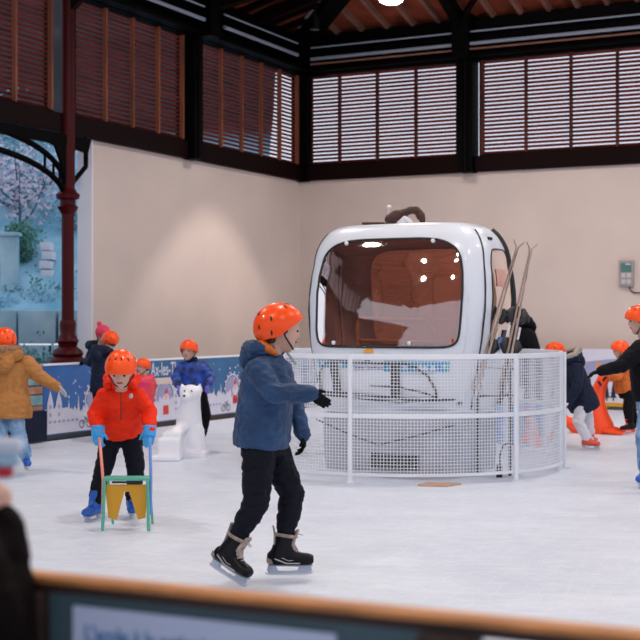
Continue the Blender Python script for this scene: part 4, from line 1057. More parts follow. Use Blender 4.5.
def ring_(g, c, n, r, t, k=18):
    n = n.normalized(); a = n.orthogonal().normalized(); b = n.cross(a); g.tube([c + a * (r * math.cos(2 * PI * i / k)) + b * (r * math.sin(2 * PI * i / k)) for i in range(k)], t, 8, closed=True)
def skate(root, ank, f, shaft, L, boot, trim, holder=m_holder, detail=False, up=None, blade_len=1.0):
    f = f.normalized(); up = up or UP; up = (up - f * up.dot(f)).normalized(); r = f.cross(up).normalized()
    S = L / 0.27
    P = lambda x, y, z: ank + f * (x * S) + r * (y * S) + up * (z * S)
    sh = shaft.normalized()
    g = G()
    g.loft([(P(-.095, 0, -.055), r * .026 * S, up * .03 * S), (P(-.075, 0, -.05), r * .038 * S, up * .044 * S), (P(0, 0, -.04), r * .043 * S, up * .054 * S), (P(.06, 0, -.048), r * .046 * S, up * .046 * S), (P(.11, 0, -.058), r * .048 * S, up * .037 * S), (P(.155, 0, -.06), r * .044 * S, up * .034 * S), (P(.182, 0, -.062), r * .030 * S, up * .024 * S)], 16)
    g.tube([P(-.03, 0, -.05), P(-.015, 0, 0), ank + sh * .045 * S, ank + sh * .078 * S], [.052 * S, .053 * S, .054 * S, .058 * S], 16, round_ends=False)
    g.tube([P(.03, 0, -.02), P(.015, 0, .03)], [.042 * S, .045 * S], 14, round_ends=True)
    bt = g.organic('ice_skate', boot, root, 0.008 * S, 3)
    # tongue and cuff
    g = G(); tg = ank + sh * .075 * S + f * .050 * S
    g.loft([(P(.075, 0, -.012), r * .022 * S, f * .02 * S), (P(.055, 0, .03), r * .030 * S, f * .016 * S), (tg + f * .01 * S, r * .036 * S, f * .012 * S), (tg + sh * .04 * S + f * .02 * S, r * .03 * S, f * .010 * S)], 12, power=3); g.organic('tongue', trim, bt, .006, 2)
    # sole plate and holder
    g = G(); g.loft([(P(-.085, 0, -.095), r * .024 * S, up * .006 * S), (P(0, 0, -.095), r * .034 * S, up * .006 * S), (P(.1, 0, -.097), r * .042 * S, up * .006 * S), (P(.175, 0, -.097), r * .025 * S, up * .006 * S)], 10)
    zb = -.155
    prof = [(-.09, -.096), (-.045, -.096), (-.03, -.128), (.05, -.131), (.085, -.127), (.10, -.096), (.165, -.096), (.172, -.125), (.165, zb + .010), (-.085, zb + .010), (-.095, -.125)]
    g.prism([P(x, -.007, z) for x, z in prof], r * .014 * S); g.build('blade_holder', holder, bt, angle=30)
    g = G(); g.prism([P(x, -.002, z) for x, z in ((-.11, zb + .02), (-.10, zb + .003), (-.06, zb), (.14, zb), (.175, zb + .008), (.185, zb + .03), (.17, zb + .012), (-.09, zb + .012))], r * .004 * S); g.build('blade', m_blade, bt)
    if detail:
        g = G(); ring_(g, ank + sh * .080 * S, sh, .060 * S, .011 * S); g.build('felt_liner', trim, bt)
        g = G(); g.loft([(ank + sh * .03 * S - f * .055 * S, r * .03 * S, f * .008 * S), (ank + sh * .09 * S - f * .064 * S, r * .026 * S, f * .007 * S), (ank + sh * .14 * S - f * .082 * S, r * .014 * S, f * .005 * S)], 12); g.build('tendon_guard', m_bootgrey, bt)
        g = G()
        for k in range(6):
            x, z = .095 - k * .013, -.022 + k * .017; g.tube([P(x, -.03, z - .008), P(x + .004, 0, z + .006), P(x - .004, .03, z - .006)], .0035 * S, 6)
        pb = P(.045, -.02, .07)
        for q in ((.05, .0, .035), (.045, -.02, -.01), (-.01, -.03, -.03), (.07, .01, .01)):
            v = f * q[0] + r * q[1] + up * q[2]; g.tube([pb, pb + v * .6 + up * .012, pb + v], .003 * S, 5)
        g.build('laces', m_lace, bt)
        for s in (-1, 1):
            g = G()
            g.prism([P(-.098, s * .030, -.075), P(-.095, s * .034, -.045), P(-.07, s * .046, -.055), P(-.055, s * .047, -.088)], r * (s * .006)); g.build('heel_trim', trim, bt)
            g = G(); g.tube([P(-.05, s * .046, -.05), P(.02, s * .048, -.078), P(.10, s * .049, -.078)], .004 * S, 6); g.tube([P(-.03, s * .046, -.035), P(.03, s * .048, -.062), P(.06, s * .048, -.06)], .002 * S, 6); g.build('side_stripe', m_bootgrey, bt)
    return bt

SEED = [0]
def person(label, Z, jt, fwd, face, hr, jacket, trousers, skates=None, hel=True, gloves=None, hem=None, arm=(.062, .055, .045), leg=(.095, .075, .055), torso=(.19, .13), hood=None, collar=None, lean=None, vox=0.011, hairstyle='short', group=None, headup=UP, hands=None, skate_L=.26, hem_r=1.0, cat='person', skip_face=False, detail_skate=False, jname='jacket', crease=.009, base=None, helf=None, helup=None):
    """joints jt: name -> (px, py, dz) at depth Z + dz"""
    SEED[0] += 1
    q = {k: J(v[0], v[1], Z + v[2]) for k, v in jt.items()}
    b = base or V((q['pelvis'].x, q['pelvis'].y, 0))
    root = thing('person', b, label, cat, group)
    ac = (q['shR'] - q['shL']); ac.normalize()
    f = fwd.normalized()
    # the body, one continuous figure
    g = G(); head_geo(g, q['head'], face, headup, hr)
    nk = q['neck']; spine = (nk - q['pelvis']); sp = spine.normalized(); dp = ac.cross(sp).normalized()
    g.tube([nk - sp * .04, q['head'] - headup * hr * .35 - face.normalized() * hr * .15], [hr * .52, hr * .48], 12)
    tw, td = torso
    g.loft([(q['pelvis'] - sp * .02, ac * tw * .72, dp * td * .72), (q['pelvis'] + spine * .35, ac * tw * .62, dp * td * .66), (q['pelvis'] + spine * .75, ac * tw * .78, dp * td * .75), (q['pelvis'] + spine * .93, ac * tw * .6, dp * td * .5)], 16)
    for s in 'LR':
        g.tube([q['sh' + s], q['el' + s], q['wr' + s]], [arm[0] * .66, arm[1] * .6, arm[2] * .5], 10, round_ends=True)
        g.tube([q['hip' + s], q['kn' + s], q['an' + s]], [leg[0] * .74, leg[1] * .68, leg[2] * .62], 12, round_ends=True)
    for s in (hands or {}):
        if not hands[s].get('glove', True): hand(g, q['wr' + s], hands[s]['d'], hands[s]['n'], hands[s]['side'], hands[s]['L'], hands[s].get('curl', .5))
    g.organic('body', m_skin, root, vox * .8, 3)
    if not skip_face: face_parts(root, q['head'], face, headup, hr, hairstyle=hairstyle)
    # trousers
    g = G()
    g.loft([(q['pelvis'] + sp * .10, ac * tw * .80, dp * td * .85), (q['pelvis'], ac * tw * .84, dp * td * .92), ((q['hipL'] + q['hipR']) / 2 - sp * .04, ac * tw * .78, dp * td * .85)], 16)
    for s in 'LR':
        h_, k_, a_ = q['hip' + s], q['kn' + s], q['an' + s]
        g.tube([h_, h_.lerp(k_, .5), k_, k_.lerp(a_, .35), k_.lerp(a_, .72 if detail_skate else .85), a_ + (k_ - a_).normalized() * (.05 if detail_skate else .03)], [leg[0], (leg[0] + leg[1]) / 2, leg[1], leg[1] * .92, leg[2] * 1.05, leg[2]], 14, round_ends=True)
    g.organic('trousers', trousers, root, vox, 4, crease, .09, SEED[0])
    # jacket
    g = G(); hemc = hem if hem is not None else 0.0
    hc = q['pelvis'] - sp * hemc
    g.loft([(hc, ac * tw * hem_r, dp * td * hem_r * 1.05), (hc.lerp(nk, .10), ac * tw * hem_r * 1.03, dp * td * 1.1 * hem_r), (hc.lerp(nk, .45), ac * tw * .98, dp * td * 1.08), (hc.lerp(nk, .75), ac * tw * 1.0, dp * td * 1.05), (hc.lerp(nk, .9), ac * tw * .82, dp * td * .86), (hc.lerp(nk, 1.0), ac * tw * .42, dp * td * .55)], 20)
    for s in 'LR':
        S_, E_, W_ = q['sh' + s], q['el' + s], q['wr' + s]
        g.tube([nk.lerp(S_, .5) - sp * .03, S_, S_.lerp(E_, .5), E_, E_.lerp(W_, .5), W_], [arm[0] * 1.05, arm[0] * 1.2, arm[0] * 1.08, arm[1] * 1.05, (arm[1] + arm[2]) / 2, arm[2]], 14, round_ends=True)
    jk = g.organic(jname, jacket, root, vox, 4, crease, .085, SEED[0] + 20)
    if hood:
        g = G(); k = hood.get('k', 1.0); back = -dp if dp.dot(f) > 0 else dp
        if dp.dot(f) < 0: back = dp
        c = nk + back * (td * .55 * k) + sp * .015
        g.tube([nk + ac * .10 * k + sp * .02 + f * .03, nk + ac * .11 * k + back * .07 * k + sp * .02, c + back * .05 * k - sp * .01, nk - ac * .11 * k + back * .07 * k + sp * .02, nk - ac * .10 * k + sp * .02 + f * .03], [.035 * k, .055 * k, .075 * k, .055 * k, .035 * k], 12, round_ends=True)
        g.ball(c + back * .05 * k - sp * .06 * k, .10 * k, .07 * k, .09 * k, (ac, dp, sp), 14)
        g.organic('hood', hood.get('m', jacket), jk, vox * .8, 3, crease, .05, SEED[0] + 40)
        if hood.get('trim'):
            g = G(); g.tube([nk + ac * .09 * k + sp * .06 + f * .03, nk + ac * .11 * k + back * .08 * k + sp * .065, c + back * .10 * k + sp * .055, nk - ac * .11 * k + back * .08 * k + sp * .065, nk - ac * .09 * k + sp * .06 + f * .03], [.035, .04, .045, .04, .035], 12, round_ends=True); g.organic('hood_trim', hood['trim'], jk, vox * .8, 2, .012, .02)
    if collar:
        g = G(); g.loft([(nk - sp * .02, ac * hr * .75, f * hr * .75), (nk + sp * .05, ac * hr * .68, f * hr * .70)], 16); g.organic('collar', collar, jk, vox, 2)
    if hel: helmet(root, q['head'], helf or face, helup or headup, hr, m_helmet)
    if gloves:
        for s in hands or {}:
            h_ = hands[s]
            if h_.get('glove', True) is False: continue
            g = G(); hand(g, q['wr' + s], h_['d'], h_['n'], h_['side'], h_['L'], h_.get('curl', .5)); g.tube([q['wr' + s] - h_['d'].normalized() * h_['L'] * (.18 if 'cuff' in h_ else .02), q['wr' + s] + h_['d'].normalized() * h_['L'] * (.3 if 'cuff' in h_ else .12)], h_.get('cuff', .62) * arm[2], 12)
            g.organic('glove', gloves if not isinstance(gloves, dict) else gloves[s], root, h_['L'] * .028, 2)
    if skates:
        for s in 'LR':
            if s in skates:
                k = skates[s]; a_ = q['an' + s]
                skate(root, a_, k['f'], (q['kn' + s] - a_), skate_L, k.get('boot', m_blueplastic), k.get('trim', k.get('boot', m_blueplastic)), k.get('holder', m_holder), detail_skate, k.get('up'))
    return root, q

X, Y, Zv = V((1, 0, 0)), V((0, 1, 0)), V((0, 0, 1))
# 1 the teenage skater in the blue jacket
r, q = person('skater in slate blue hooded jacket and black trousers gliding right, largest on the ice', 7.68,
    dict(head=(280, 330, 0), neck=(270, 354, 0), pelvis=(262, 436, 0), shR=(258, 370, -.16), shL=(277, 368, .17), elR=(274, 393, -.24), wrR=(311, 394, -.24), elL=(294, 406, .2), wrL=(303, 434, .13),
         hipR=(259, 447, -.085), hipL=(271, 447, .08), knR=(256, 503, -.12), knL=(292, 494, .07), anR=(231, 550, -.13), anL=(283, 549, .03)),
    V((.9, .42, 0)), V((.97, .15, -.08)), .112, m_blue_jacket, m_dark_trouser, gloves=m_black_fabric, hem=.06, arm=(.064, .062, .048), leg=(.105, .078, .050), torso=(.195, .145), hem_r=1.02,
    hood=dict(k=.9), headup=V((.08, 0, 1)), helf=V((.93, .15, .22)), helup=V((-.2, 0, 1)),
    hands=dict(R=dict(d=V((.85, 0, -.52)), n=V((0.1, 1, -.2)), side=V((0, 0, 1)), L=.14, curl=.35), L=dict(d=V((.05, .0, -1)), n=V((-1, 0, 0)), side=V((.2, -1, 0)), L=.15, curl=.6)),
    skates=dict(R=dict(f=V((.76, -.50, -.36)), boot=m_bootblack, trim=m_bootcream, up=V((.25, -.1, 1))), L=dict(f=V((1, .05, 0)), boot=m_bootblack, trim=m_bootcream)), skate_L=.262, detail_skate=True, vox=.009, hairstyle='short', crease=.015)
# dangling end of the strap, orange lining of the hood
g = G(); f_, r_, u_ = frame(V((.97, .15, -.12)), V((.1, 0, 1))); c_ = q['head'] + f_ * .05 - u_ * .118
g.tube([c_, c_ + V((.025, -.02, -.03)), c_ + V((.06, -.03, -.075))], .007, 6); g.build('strap_end', m_lace, r)
g = G(); g.tube([J(262, 344, 7.63), J(270, 350, 7.58), J(276, 354, 7.6)], [.03, .025, .015], 10, round_ends=True); g.organic('orange_lining', m_orange_jacket, r, .008, 2)

# 2 the child in the red jacket
r, q = person('child in bright red jacket and orange helmet pushing the green framed skating aid', 10.0,
    dict(head=(121, 370, -.22), neck=(121, 387, -.05), pelvis=(121, 432, .18), shR=(105, 396, -.02), shL=(138, 396, -.02), elR=(95.5, 414, .0), wrR=(98, 430, -.12), elL=(149, 412, .0), wrL=(149.5, 430, -.12),
         hipR=(112, 436, .15), hipL=(131, 436, .15), knR=(103, 470, .08), knL=(136, 470, .12), anR=(95, 503, .05), anL=(132, 500, .22)),
    V((0, -1, 0)), V((0, -1, -.50)), .107, m_red_jacket, m_dark_trouser, gloves=m_skyglove, hem=-.02, arm=(.060, .062, .052), leg=(.085, .070, .056), torso=(.158, .13),
    hands=dict(R=dict(d=V((.05, -.25, -1)), n=V((.2, 1, 0)), side=V((1, 0, 0)), L=.17, curl=.75, cuff=.98), L=dict(d=V((-.05, -.25, -1)), n=V((-.2, 1, 0)), side=V((-1, 0, 0)), L=.17, curl=.75, cuff=.98)),
    skates=dict(R=dict(f=V((-.35, -1, 0))), L=dict(f=V((.15, -1, 0)))), skate_L=.24, vox=.010, headup=V((0, -.4, 1)), hem_r=1.08, crease=.012, collar=m_red_jacket, hood=dict(k=.95))
g = G(); g.tube([J(121, 392, 9.80), J(121, 405, 9.83), J(121, 420, 9.90)], .004, 6); g.build('zip', m_strap, r)
g = G(); g.loft([(q['pelvis'] - UP * .03, X * .150, Y * .12), (q['pelvis'] + UP * .03, X * .155, Y * .125)], 20); g.organic('white_shirt_hem', m_whitepant, r, .01, 2)
g = G(); g.ball(J(131, 396, 9.82), .016, .008, .02); g.build('chest_badge', m_bootgrey, r)

# 3 the boy behind the polar bear
r, q = person('boy in blue and black patterned jacket standing behind the polar bear aid', 15.35,
    dict(head=(189, 351, -.05), neck=(192, 361, 0), pelvis=(195, 392, .05), shR=(182, 367, 0), shL=(203, 367, 0), elR=(176, 378, -.05), wrR=(178, 385, -.3), elL=(211, 377, -.05), wrL=(209, 384, -.3),
         hipR=(190, 396, .05), hipL=(201, 396, .05), knR=(192, 416, .0), knL=(206, 415, .05), anR=(192, 436, 0), anL=(202, 436, .1)),
    V((-.1, -1, 0)), V((-.35, -1, 0)), .094, mat('blue black patterned jacket', (0.03, 0.11, 0.62), 0.6, col2=(0.006, 0.008, 0.02), vscale=9), m_black_fabric, gloves=m_purple, hem=-.02, arm=(.062, .058, .045), leg=(.075, .062, .05), torso=(.165, .12),
    hands=dict(R=dict(d=V((.3, -.5, -.6)), n=V((0, -.4, -1)), side=V((1, 0, 0)), L=.14, curl=.7), L=dict(d=V((-.3, -.5, -.6)), n=V((0, -.4, -1)), side=V((-1, 0, 0)), L=.14, curl=.7)),
    skates=dict(R=dict(f=V((-.2, -1, 0))), L=dict(f=V((.2, -1, 0)))), skate_L=.2, collar=m_navy)
# 4 the child in navy at the boards and the one in the pink hat behind
person('child in navy hooded jacket and orange helmet leaning on the blue rink board', 16.5,
    dict(head=(110, 341, .15), neck=(106, 352, .05), pelvis=(104, 394, 0), shR=(96, 356, .15), shL=(112, 358, -.05), elR=(92, 362, .3), wrR=(86, 361, .5), elL=(114, 372, .0), wrL=(110, 384, .1),
         hipR=(100, 398, .05), hipL=(108, 398, 0), knR=(99, 418, .05), knL=(109, 418, .0), anR=(99, 434, .1), anL=(110, 434, .05)),
    V((-.5, .85, 0)), V((-.7, .7, 0)), .093, m_navy, m_dark_trouser, gloves=m_black_fabric, hem=.0, arm=(.075, .068, .05), leg=(.08, .065, .05), torso=(.19, .15), hood=dict(k=1.1, m=m_navy),
    hands=dict(R=dict(d=V((-.6, .6, -.1)), n=V((0, 0, -1)), side=V((0, .5, 0)), L=.15)),
    skates=dict(R=dict(f=V((-.5, .85, 0))), L=dict(f=V((-.5, .85, 0)))), skate_L=.21)
r, q = person('person in pink knitted hat behind the blue rink board beside the navy jacket child', 18.3,
    dict(head=(103, 336, 0), neck=(100, 348, .05), pelvis=(97, 392, .1), shR=(92, 352, 0), shL=(108, 353, .1), elR=(88, 364, .0), wrR=(92, 362, -.3), elL=(112, 366, .0), wrL=(106, 364, -.3),
         hipR=(93, 394, .1), hipL=(101, 394, .1), knR=(93, 412, .1), knL=(102, 412, .1), anR=(93, 428, .1), anL=(102, 428, .1)),
    V((-.3, -.9, 0)), V((.6, -.6, -.1)), .098, m_navy, m_dark_trouser, hel=False, gloves=m_black_fabric, hem=.05, torso=(.19, .14), hood=dict(k=1.2, m=m_navy),
    hands=dict(R=dict(d=V((0, -1, -.1)), n=V((0, 0, -1)), side=V((1, 0, 0)), L=.15)),
    skates=None)
g = G(); c_ = q['head'] + UP * .035; g.ball(c_ + UP * .02, .108, .112, .10); g.ball(c_ + UP * .135 + V((-.05, 0, 0)), .035)
g.organic('knitted_hat', mat('pink knit', (0.80, 0.06, 0.13), 0.9, bump=0.8, bscale=60), r, .01, 2)
for s in (-1, 1):
    g = G(); a = q['anL' if s > 0 else 'anR']; a = V((a.x, a.y, .06)); g.tube([a, a + V((-.05, -.16, -.01))], [.055, .045], 12, round_ends=True); g.organic('boot', m_bootblack, r, .01, 3)
g = G(); p = H(1.38, 8.22, 1.0); g.box(p, (.10, .22, .035), AXH); g.ball(p + UP * .03, .03, .04, .02)
tag(g.build('dropped_gloves', m_black_fabric, None, bevel=0.01), 'black gloves lying on top of the blue rink board', 'gloves')
# 5 small child in pink behind the red jacket
person('small child in coral and magenta jacket half hidden behind the red jacket child', 16.0,
    dict(head=(143, 367, 0), neck=(144, 375, 0), pelvis=(144, 402, .05), shR=(137, 378, -.05), shL=(150, 378, .05), elR=(134, 388, -.1), wrR=(136, 396, -.2), elL=(153, 385, .1), wrL=(152, 394, .15),
         hipR=(141, 406, .0), hipL=(148, 406, .05), knR=(141, 420, -.05), knL=(148, 420, .0), anR=(142, 433, 0), anL=(149, 433, .05)),
    V((-.5, -.8, 0)), V((-.6, -.7, 0)), .078, mat('coral magenta jacket', (0.85, 0.07, 0.05), 0.6, col2=(0.75, 0.03, 0.18), vscale=4), m_pinkpant, gloves=m_pink, hem=-.0, arm=(.05, .046, .04), leg=(.065, .055, .045), torso=(.13, .10),
    hands=dict(L=dict(d=V((0, -.3, -1)), n=V((-1, 0, 0)), side=V((0, -1, 0)), L=.11), R=dict(d=V((0, -.3, -1)), n=V((1, 0, 0)), side=V((0, -1, 0)), L=.11)),
    skates=dict(R=dict(f=V((-.4, -1, 0)), boot=m_purple), L=dict(f=V((.2, -1, 0)), boot=m_purple)), skate_L=.18)
# 6 child in the tan coat
person('child in long tan coat with fur hood reaching an arm towards the blue board', 12.85,
    dict(head=(5, 342, 0), neck=(6, 356, 0), pelvis=(6, 398, 0), shR=(27, 364, 0), shL=(-15, 364, 0), elR=(40, 377, .0), wrR=(57, 387, -.05), elL=(-26, 384, -.05), wrL=(-30, 402, -.1),
         hipR=(14, 404, .0), hipL=(-2, 404, .0), knR=(18, 432, -.02), knL=(0, 434, -.05), anR=(26, 457, .02), anL=(4, 459, -.05)),
    V((.1, .99, 0)), V((.1, .99, .0)), .10, m_brown_coat, m_jeans, gloves=m_lace, hem=.19, arm=(.075, .066, .05), leg=(.085, .075, .066), torso=(.22, .15), hem_r=1.15, hood=dict(k=1.2, m=m_brown_coat, trim=m_fur),
    hands=dict(R=dict(d=V((.85, -.1, -.6)), n=V((-.3, -.6, -.7)), side=V((0, -1, .3)), L=.15, curl=.3)),
    skates=dict(R=dict(f=V((.35, -.9, 0)), boot=m_blueplastic), L=dict(f=V((.2, .9, 0)), boot=m_blueplastic)), skate_L=.22, crease=.014)
# 7 child in the navy coat and white trousers on the right
person('child in navy coat and white trousers bending against the right end of the fence', 15.4,
    dict(head=(555, 353, 0), neck=(567, 361, 0), pelvis=(582, 400, .05), shR=(577, 368, -.12), shL=(568, 363, .15), elR=(577, 388, -.2), wrR=(569, 402, -.2), elL=(562, 386, .25), wrL=(560, 398, .2),
         hipR=(583, 403, -.05), hipL=(585, 403, .08), knR=(578, 422, -.08), knL=(588, 422, .1), anR=(588, 439, -.05), anL=(591, 436, .15)),
    V((-.8, .5, 0)), V((-.9, .35, -.35)), .092, m_navy, m_whitepant, gloves=m_whitepant, hem=.10, arm=(.068, .06, .045), leg=(.085, .068, .055), torso=(.18, .15), hem_r=1.12, hood=dict(k=1.0, m=m_navy, trim=m_white_fur),
    hands=dict(R=dict(d=V((-.6, 0, -.6)), n=V((-.3, 0, 1)), side=V((0, -1, 0)), L=.13)),
    skates=dict(R=dict(f=V((.75, -.4, 0)), boot=m_redskate, trim=m_whitepant), L=dict(f=V((.5, .7, 0)), boot=m_redskate, trim=m_whitepant)), skate_L=.21, headup=V((-.3, 0, 1)))
# 8 child in the orange jacket
person('child in orange jacket and black trousers pushing the orange seal aid', 17.6,
    dict(head=(620, 350, 0), neck=(623, 361, 0), pelvis=(629, 392, .05), shR=(621, 366, -.14), shL=(621, 366, .14), elR=(617, 377, -.2), wrR=(609, 377, -.1), elL=(616, 378, .2), wrL=(608, 378, .1),
         hipR=(630, 394, -.08), hipL=(630, 394, .08), knR=(628, 410, -.08), knL=(631, 410, .1), anR=(630, 424, -.05), anL=(636, 422, .15)),
    V((-1, .1, 0)), V((-1, .1, -.15)), .092, m_orange_jacket, m_black_fabric, gloves=m_black_fabric, hem=.0, arm=(.07, .062, .048), leg=(.085, .068, .055), torso=(.19, .165),
    hands=dict(R=dict(d=V((-1, 0, -.2)), n=V((0, 0, -1)), side=V((0, 1, 0)), L=.12, curl=.8), L=dict(d=V((-1, 0, -.2)), n=V((0, 0, -1)), side=V((0, -1, 0)), L=.12, curl=.8)),
    skates=dict(R=dict(f=V((-1, -.3, 0)), boot=m_bootblack, trim=m_redskate, holder=m_redskate), L=dict(f=V((-1, .2, 0)), boot=m_bootblack, trim=m_redskate, holder=m_redskate)), skate_L=.21)
# 9 adult in black at the right edge
person('adult in black jacket and blue jeans reaching left, cut by the right picture edge', 12.1,
    dict(head=(640, 321, 0), neck=(645, 339, 0), pelvis=(652, 400, 0), shR=(640, 350, -.18), shL=(640, 350, .18), elR=(621, 366, -.25), wrR=(601, 371, -.28), elL=(650, 378, .25), wrL=(640, 398, .2),
         hipR=(650, 405, -.09), hipL=(655, 405, .09), knR=(644, 438, -.1), knL=(660, 438, .12), anR=(645, 471, -.1), anL=(668, 468, .15)),
    V((-.95, .2, 0)), V((-.97, .05, -.05)), .105, m_black_fabric, m_jeans, gloves=m_black_fabric, hem=.0, arm=(.075, .065, .048), leg=(.10, .08, .062), torso=(.21, .16), headup=V((-.05, 0, 1)),
    hands=dict(R=dict(d=V((-.95, 0, -.25)), n=V((0, .2, -1)), side=V((0, 1, 0)), L=.14, curl=.35)),
    skates=dict(R=dict(f=V((-.5, -.8, 0))), L=dict(f=V((-1, .2, 0)))), skate_L=.26)
# 10 person in black behind the skis
r, q = person('person in black coat and dark hat bending behind the two pairs of skis', 16.75,
    dict(head=(512, 314, 0), neck=(518, 326, 0), pelvis=(533, 378, .05), shR=(529, 336, -.15), shL=(515, 336, .15), elR=(535, 352, -.2), wrR=(522, 364, -.2), elL=(508, 354, .2), wrL=(500, 368, .2),
         hipR=(533, 382, -.09), hipL=(535, 382, .09), knR=(528, 410, -.1), knL=(538, 410, .1), anR=(532, 437, -.1), anL=(542, 435, .1)),
    V((-.8, -.3, 0)), V((-.9, -.1, -.3)), .10, m_black_fabric, m_dark_trouser, hel=False, gloves=m_black_fabric, hem=.08, arm=(.08, .07, .05), torso=(.22, .17), hood=dict(k=1.1),
    hands=dict(R=dict(d=V((-1, 0, -.4)), n=V((0, 0, -1)), side=V((0, 1, 0)), L=.16), L=dict(d=V((-1, 0, -.4)), n=V((0, 0, -1)), side=V((0, 1, 0)), L=.16)),
    skates=dict(R=dict(f=V((-1, -.3, 0)), boot=m_bootblack), L=dict(f=V((-1, 0, 0)), boot=m_bootblack)))
g = G(); g.ball(q['head'] + UP * .045, .105, .115, .10); g.organic('knitted_hat', m_black_fabric, r, .01, 2)
# 11 spectator in the lower left corner, at the barrier
r, q = person('spectator in dark brown coat holding up a pale blue knitted roll at the barrier', 2.02,
    dict(head=(-175, 270, -.05), neck=(-185, 400, -.05), pelvis=(-160, 760, -.02), shR=(-70, 520, -.03), shL=(-300, 520, -.08), elR=(10, 665, .05), wrR=(-4, 528, .08), elL=(-360, 680, -.1), wrL=(-330, 800, -.1),
         hipR=(-110, 780, 0), hipL=(-220, 780, -.02), knR=(-110, 1050, .02), knL=(-220, 1050, 0), anR=(-110, 1250, 0), anL=(-220, 1250, -.02)),
    V((.1, 1, 0)), V((.3, 1, 0)), .11, m_spect, m_dark_trouser, hel=False, hem=.0, arm=(.066, .060, .046), torso=(.20, .14), vox=.009,
    hands=dict(R=dict(d=V((.12, .0, 1)), n=V((-.8, .4, 0)), side=V((-.3, -1, 0)), L=.115, curl=1.0, glove=False)),
    skates=None)
for s in 'LR':
    g = G(); a = q['an' + s]; a = V((a.x, a.y, .05)); g.tube([a, a + V((.03, .18, -.01))], [.055, .045], 12, round_ends=True); g.organic('shoe', m_bootblack, r, .01, 3)
rr = thing('knitted_roll', J(0, 455, 2.1), 'pale blue and red knitted roll held up in the lower left corner', 'knitwear')
g = G(); g.tube([J(-30, 446, 2.04), J(16, 446, 2.04)], .0130, 14, round_ends=True); g.build('white_fold', m_pale_white, rr)
g = G(); g.tube([J(-30, 461, 2.04), J(13, 460, 2.04)], .0115, 14, round_ends=True); g.build('blue_fold', m_pale_blue, rr)
g = G(); g.tube([J(-20, 473, 2.04), J(8, 472, 2.04)], .0085, 14, round_ends=True); g.build('red_band', m_redknit, rr)

# ---------------------------------------------------------------- the wooden barrier in front
RZ = 1.10
def rail_pt(px, yline, Z=None):
    k = (EYE - RZ) * F; Z = k / (yline - 320); return V(((px - 320) / F * Z, Z, RZ))
A = rail_pt(40, 570); B = rail_pt(640, 628); d = (B - A).normalized(); nn = V((-d.y, d.x, 0)).normalized()   # nn points towards the rink
if nn.y < 0: nn = -nn
bx = (d, nn, UP)
bar = thing('wooden_barrier', V((A.x, A.y, 0)), 'wooden barrier with orange top rail and grey-teal panel nearest the viewer', 'barrier')
A2 = A - d * 0.02; B2 = B + d * 0.9; mid = (A2 + B2) / 2; L_ = (B2 - A2).length
g = G(); g.box(mid - nn * 0.02 - UP * 0.0055, (L_, 0.04, 0.011), bx); g.build('top_rail', m_railwood, bar, bevel=0.003)
g = G(); g.box(mid - nn * 0.024 - UP * 0.018, (L_, 0.03, 0.014), bx); g.build('rail_shadow', m_darkwood, bar, smooth=False)  # dark strip standing in for the shadow under the top rail
g = G(); pa = A + d * 0.045; pe = A + d * 0.665; g.box((pa + pe) / 2 - nn * 0.026 - UP * (RZ / 2 + 0.0), ((pe - pa).length, 0.02, RZ - 0.046), bx); g.build('panel', m_panel, bar, smooth=False)
g = G(); g.box(A + d * 0.018 - nn * 0.035 - UP * (RZ / 2 + .01), (0.05, 0.05, RZ - 0.03), bx); g.build('post', m_darkwood, bar, bevel=0.004)
g = G(); g.box(A + d * 0.705 - nn * 0.035 - UP * (RZ / 2 + .01), (0.08, 0.05, RZ - 0.03), bx); g.build('post', m_darkwood, bar, bevel=0.004)
g = G(); g.box(A + d * 1.12 - nn * 0.035 - UP * (RZ / 2 + 0.0), (0.75, 0.02, RZ - 0.068), bx); g.build('dark_panel', m_black_fabric, bar, smooth=False)
# its sign
sg_ = thing('sign', V((A.x, A.y, 0)) + d * .3, 'pale blue notice with blue lettering on the barrier panel', 'sign')
s0 = A + d * 0.06 - nn * 0.040
def fitpx(px, z):        # a point of the sign's plane on a sight line
    n_ = nn; o = V((0, 0, EYE)); dr = V(((px - 320) / F, 1, 0)); t_ = (s0 - o).dot(n_) / dr.dot(n_); p_ = o + dr * t_; p_.z = z; return p_
l0, l1 = fitpx(74, .9), fitpx(336, .9); ztop = RZ - 0.040
cm = (l0 + l1) / 2; cm.z = ztop - 0.15
g = G(); g.box(cm, ((l1 - l0).length, 0.006, 0.30), bx); g.build('sign_board', m_sign, sg_, smooth=False)
o_ = fitpx(86, RZ - 0.092); o_ = o_ - nn * 0.004
text_mesh("L'accès à la patinoire", 0.036, o_, d, UP, -nn, 0.0008, 'lettering', m_signtext, sg_, bold=0.0008, squeeze=0.74)

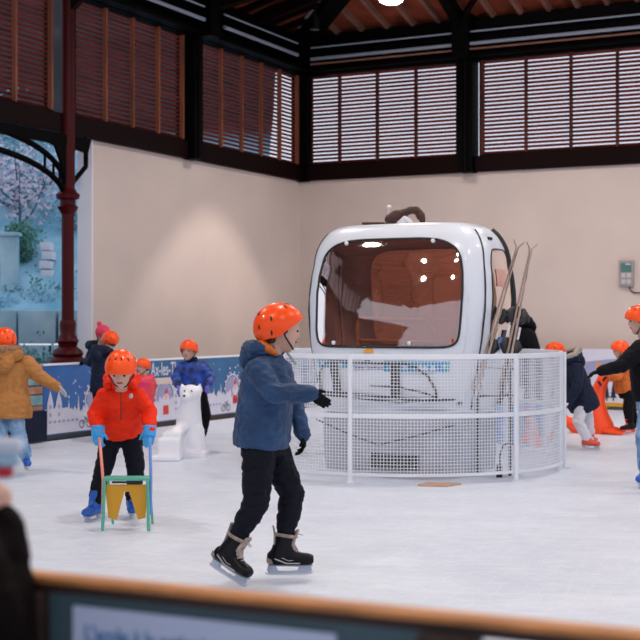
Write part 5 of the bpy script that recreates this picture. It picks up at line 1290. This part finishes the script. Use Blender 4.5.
# ---------------------------------------------------------------- control box on the back wall
p = J(627, 273.5, 22.65)
rel = p - CORNER; s_ = rel.dot(W); p = H(s_, 0.0, p.z)
ctl = thing('control_box', p, 'grey wall control box with green screen and four pale buttons', 'control box')
g = G(); g.box(p + U * 0.045, (0.235, 0.09, 0.44), AXH); g.build('housing', m_ctrl, ctl, bevel=0.012)
g = G(); g.box(p + U * 0.093 + UP * 0.10, (0.18, 0.008, 0.155), AXH); g.build('screen', m_screen, ctl, smooth=False)
for i in (-1, 1):
    for k in (0, 1):
        g = G(); g.box(p + U * 0.094 + W * (i * 0.047) + UP * (-0.035 - .105 * k), (0.068, 0.012, 0.075), AXH); g.build('button', m_ctrl_btn, ctl, bevel=0.004)
g = G(); g.box(p + U * 0.098 + W * 0.035 + UP * 0.155, (0.09, 0.004, 0.02), AXH); g.build('display_bar', m_print, ctl, smooth=False)
g = G(); q0 = p + U * 0.03 + W * 0.05 - UP * 0.22
g.tube([q0, q0 - UP * .06, q0 - UP * .10 + W * .05, q0 - UP * .11 + W * .12, q0 - UP * .10 + W * .6], 0.012, 8); g.build('cable', m_cable, ctl)

# ---------------------------------------------------------------- world, daylight, camera
w = bpy.data.worlds.new('sky'); SC.world = w; w.use_nodes = True
nt = w.node_tree; bg = nt.nodes['Background']
tc = nt.nodes.new('ShaderNodeTexCoord'); sep = nt.nodes.new('ShaderNodeSeparateXYZ'); rp = nt.nodes.new('ShaderNodeValToRGB')
nt.links.new(tc.outputs['Generated'], sep.inputs[0]); nt.links.new(sep.outputs['Z'], rp.inputs[0])
rp.color_ramp.elements[0].position = 0.0; rp.color_ramp.elements[0].color = (0.80, 0.82, 0.97, 1)
rp.color_ramp.elements[1].position = 0.6; rp.color_ramp.elements[1].color = (0.80, 0.86, 1.0, 1)
nt.links.new(rp.outputs[0], bg.inputs[0]); bg.inputs[1].default_value = 0.95

cd = bpy.data.cameras.new('camera'); cam = bpy.data.objects.new('camera', cd); COL.objects.link(cam)
cam.location = (0, 0, EYE); cam.rotation_euler = (PI / 2, 0, 0)
cd.sensor_width = 36; cd.lens = 36 * F / 640; cd.clip_start = 0.1; cd.clip_end = 300
cd.dof.use_dof = True; cd.dof.focus_distance = 9.0; cd.dof.aperture_fstop = 4.5
SC.camera = cam
SC.view_settings.view_transform = 'Standard'; SC.view_settings.look = 'None'; SC.view_settings.gamma = 1.0; SC.view_settings.use_curve_mapping = False
SC.view_settings.exposure = 0.0
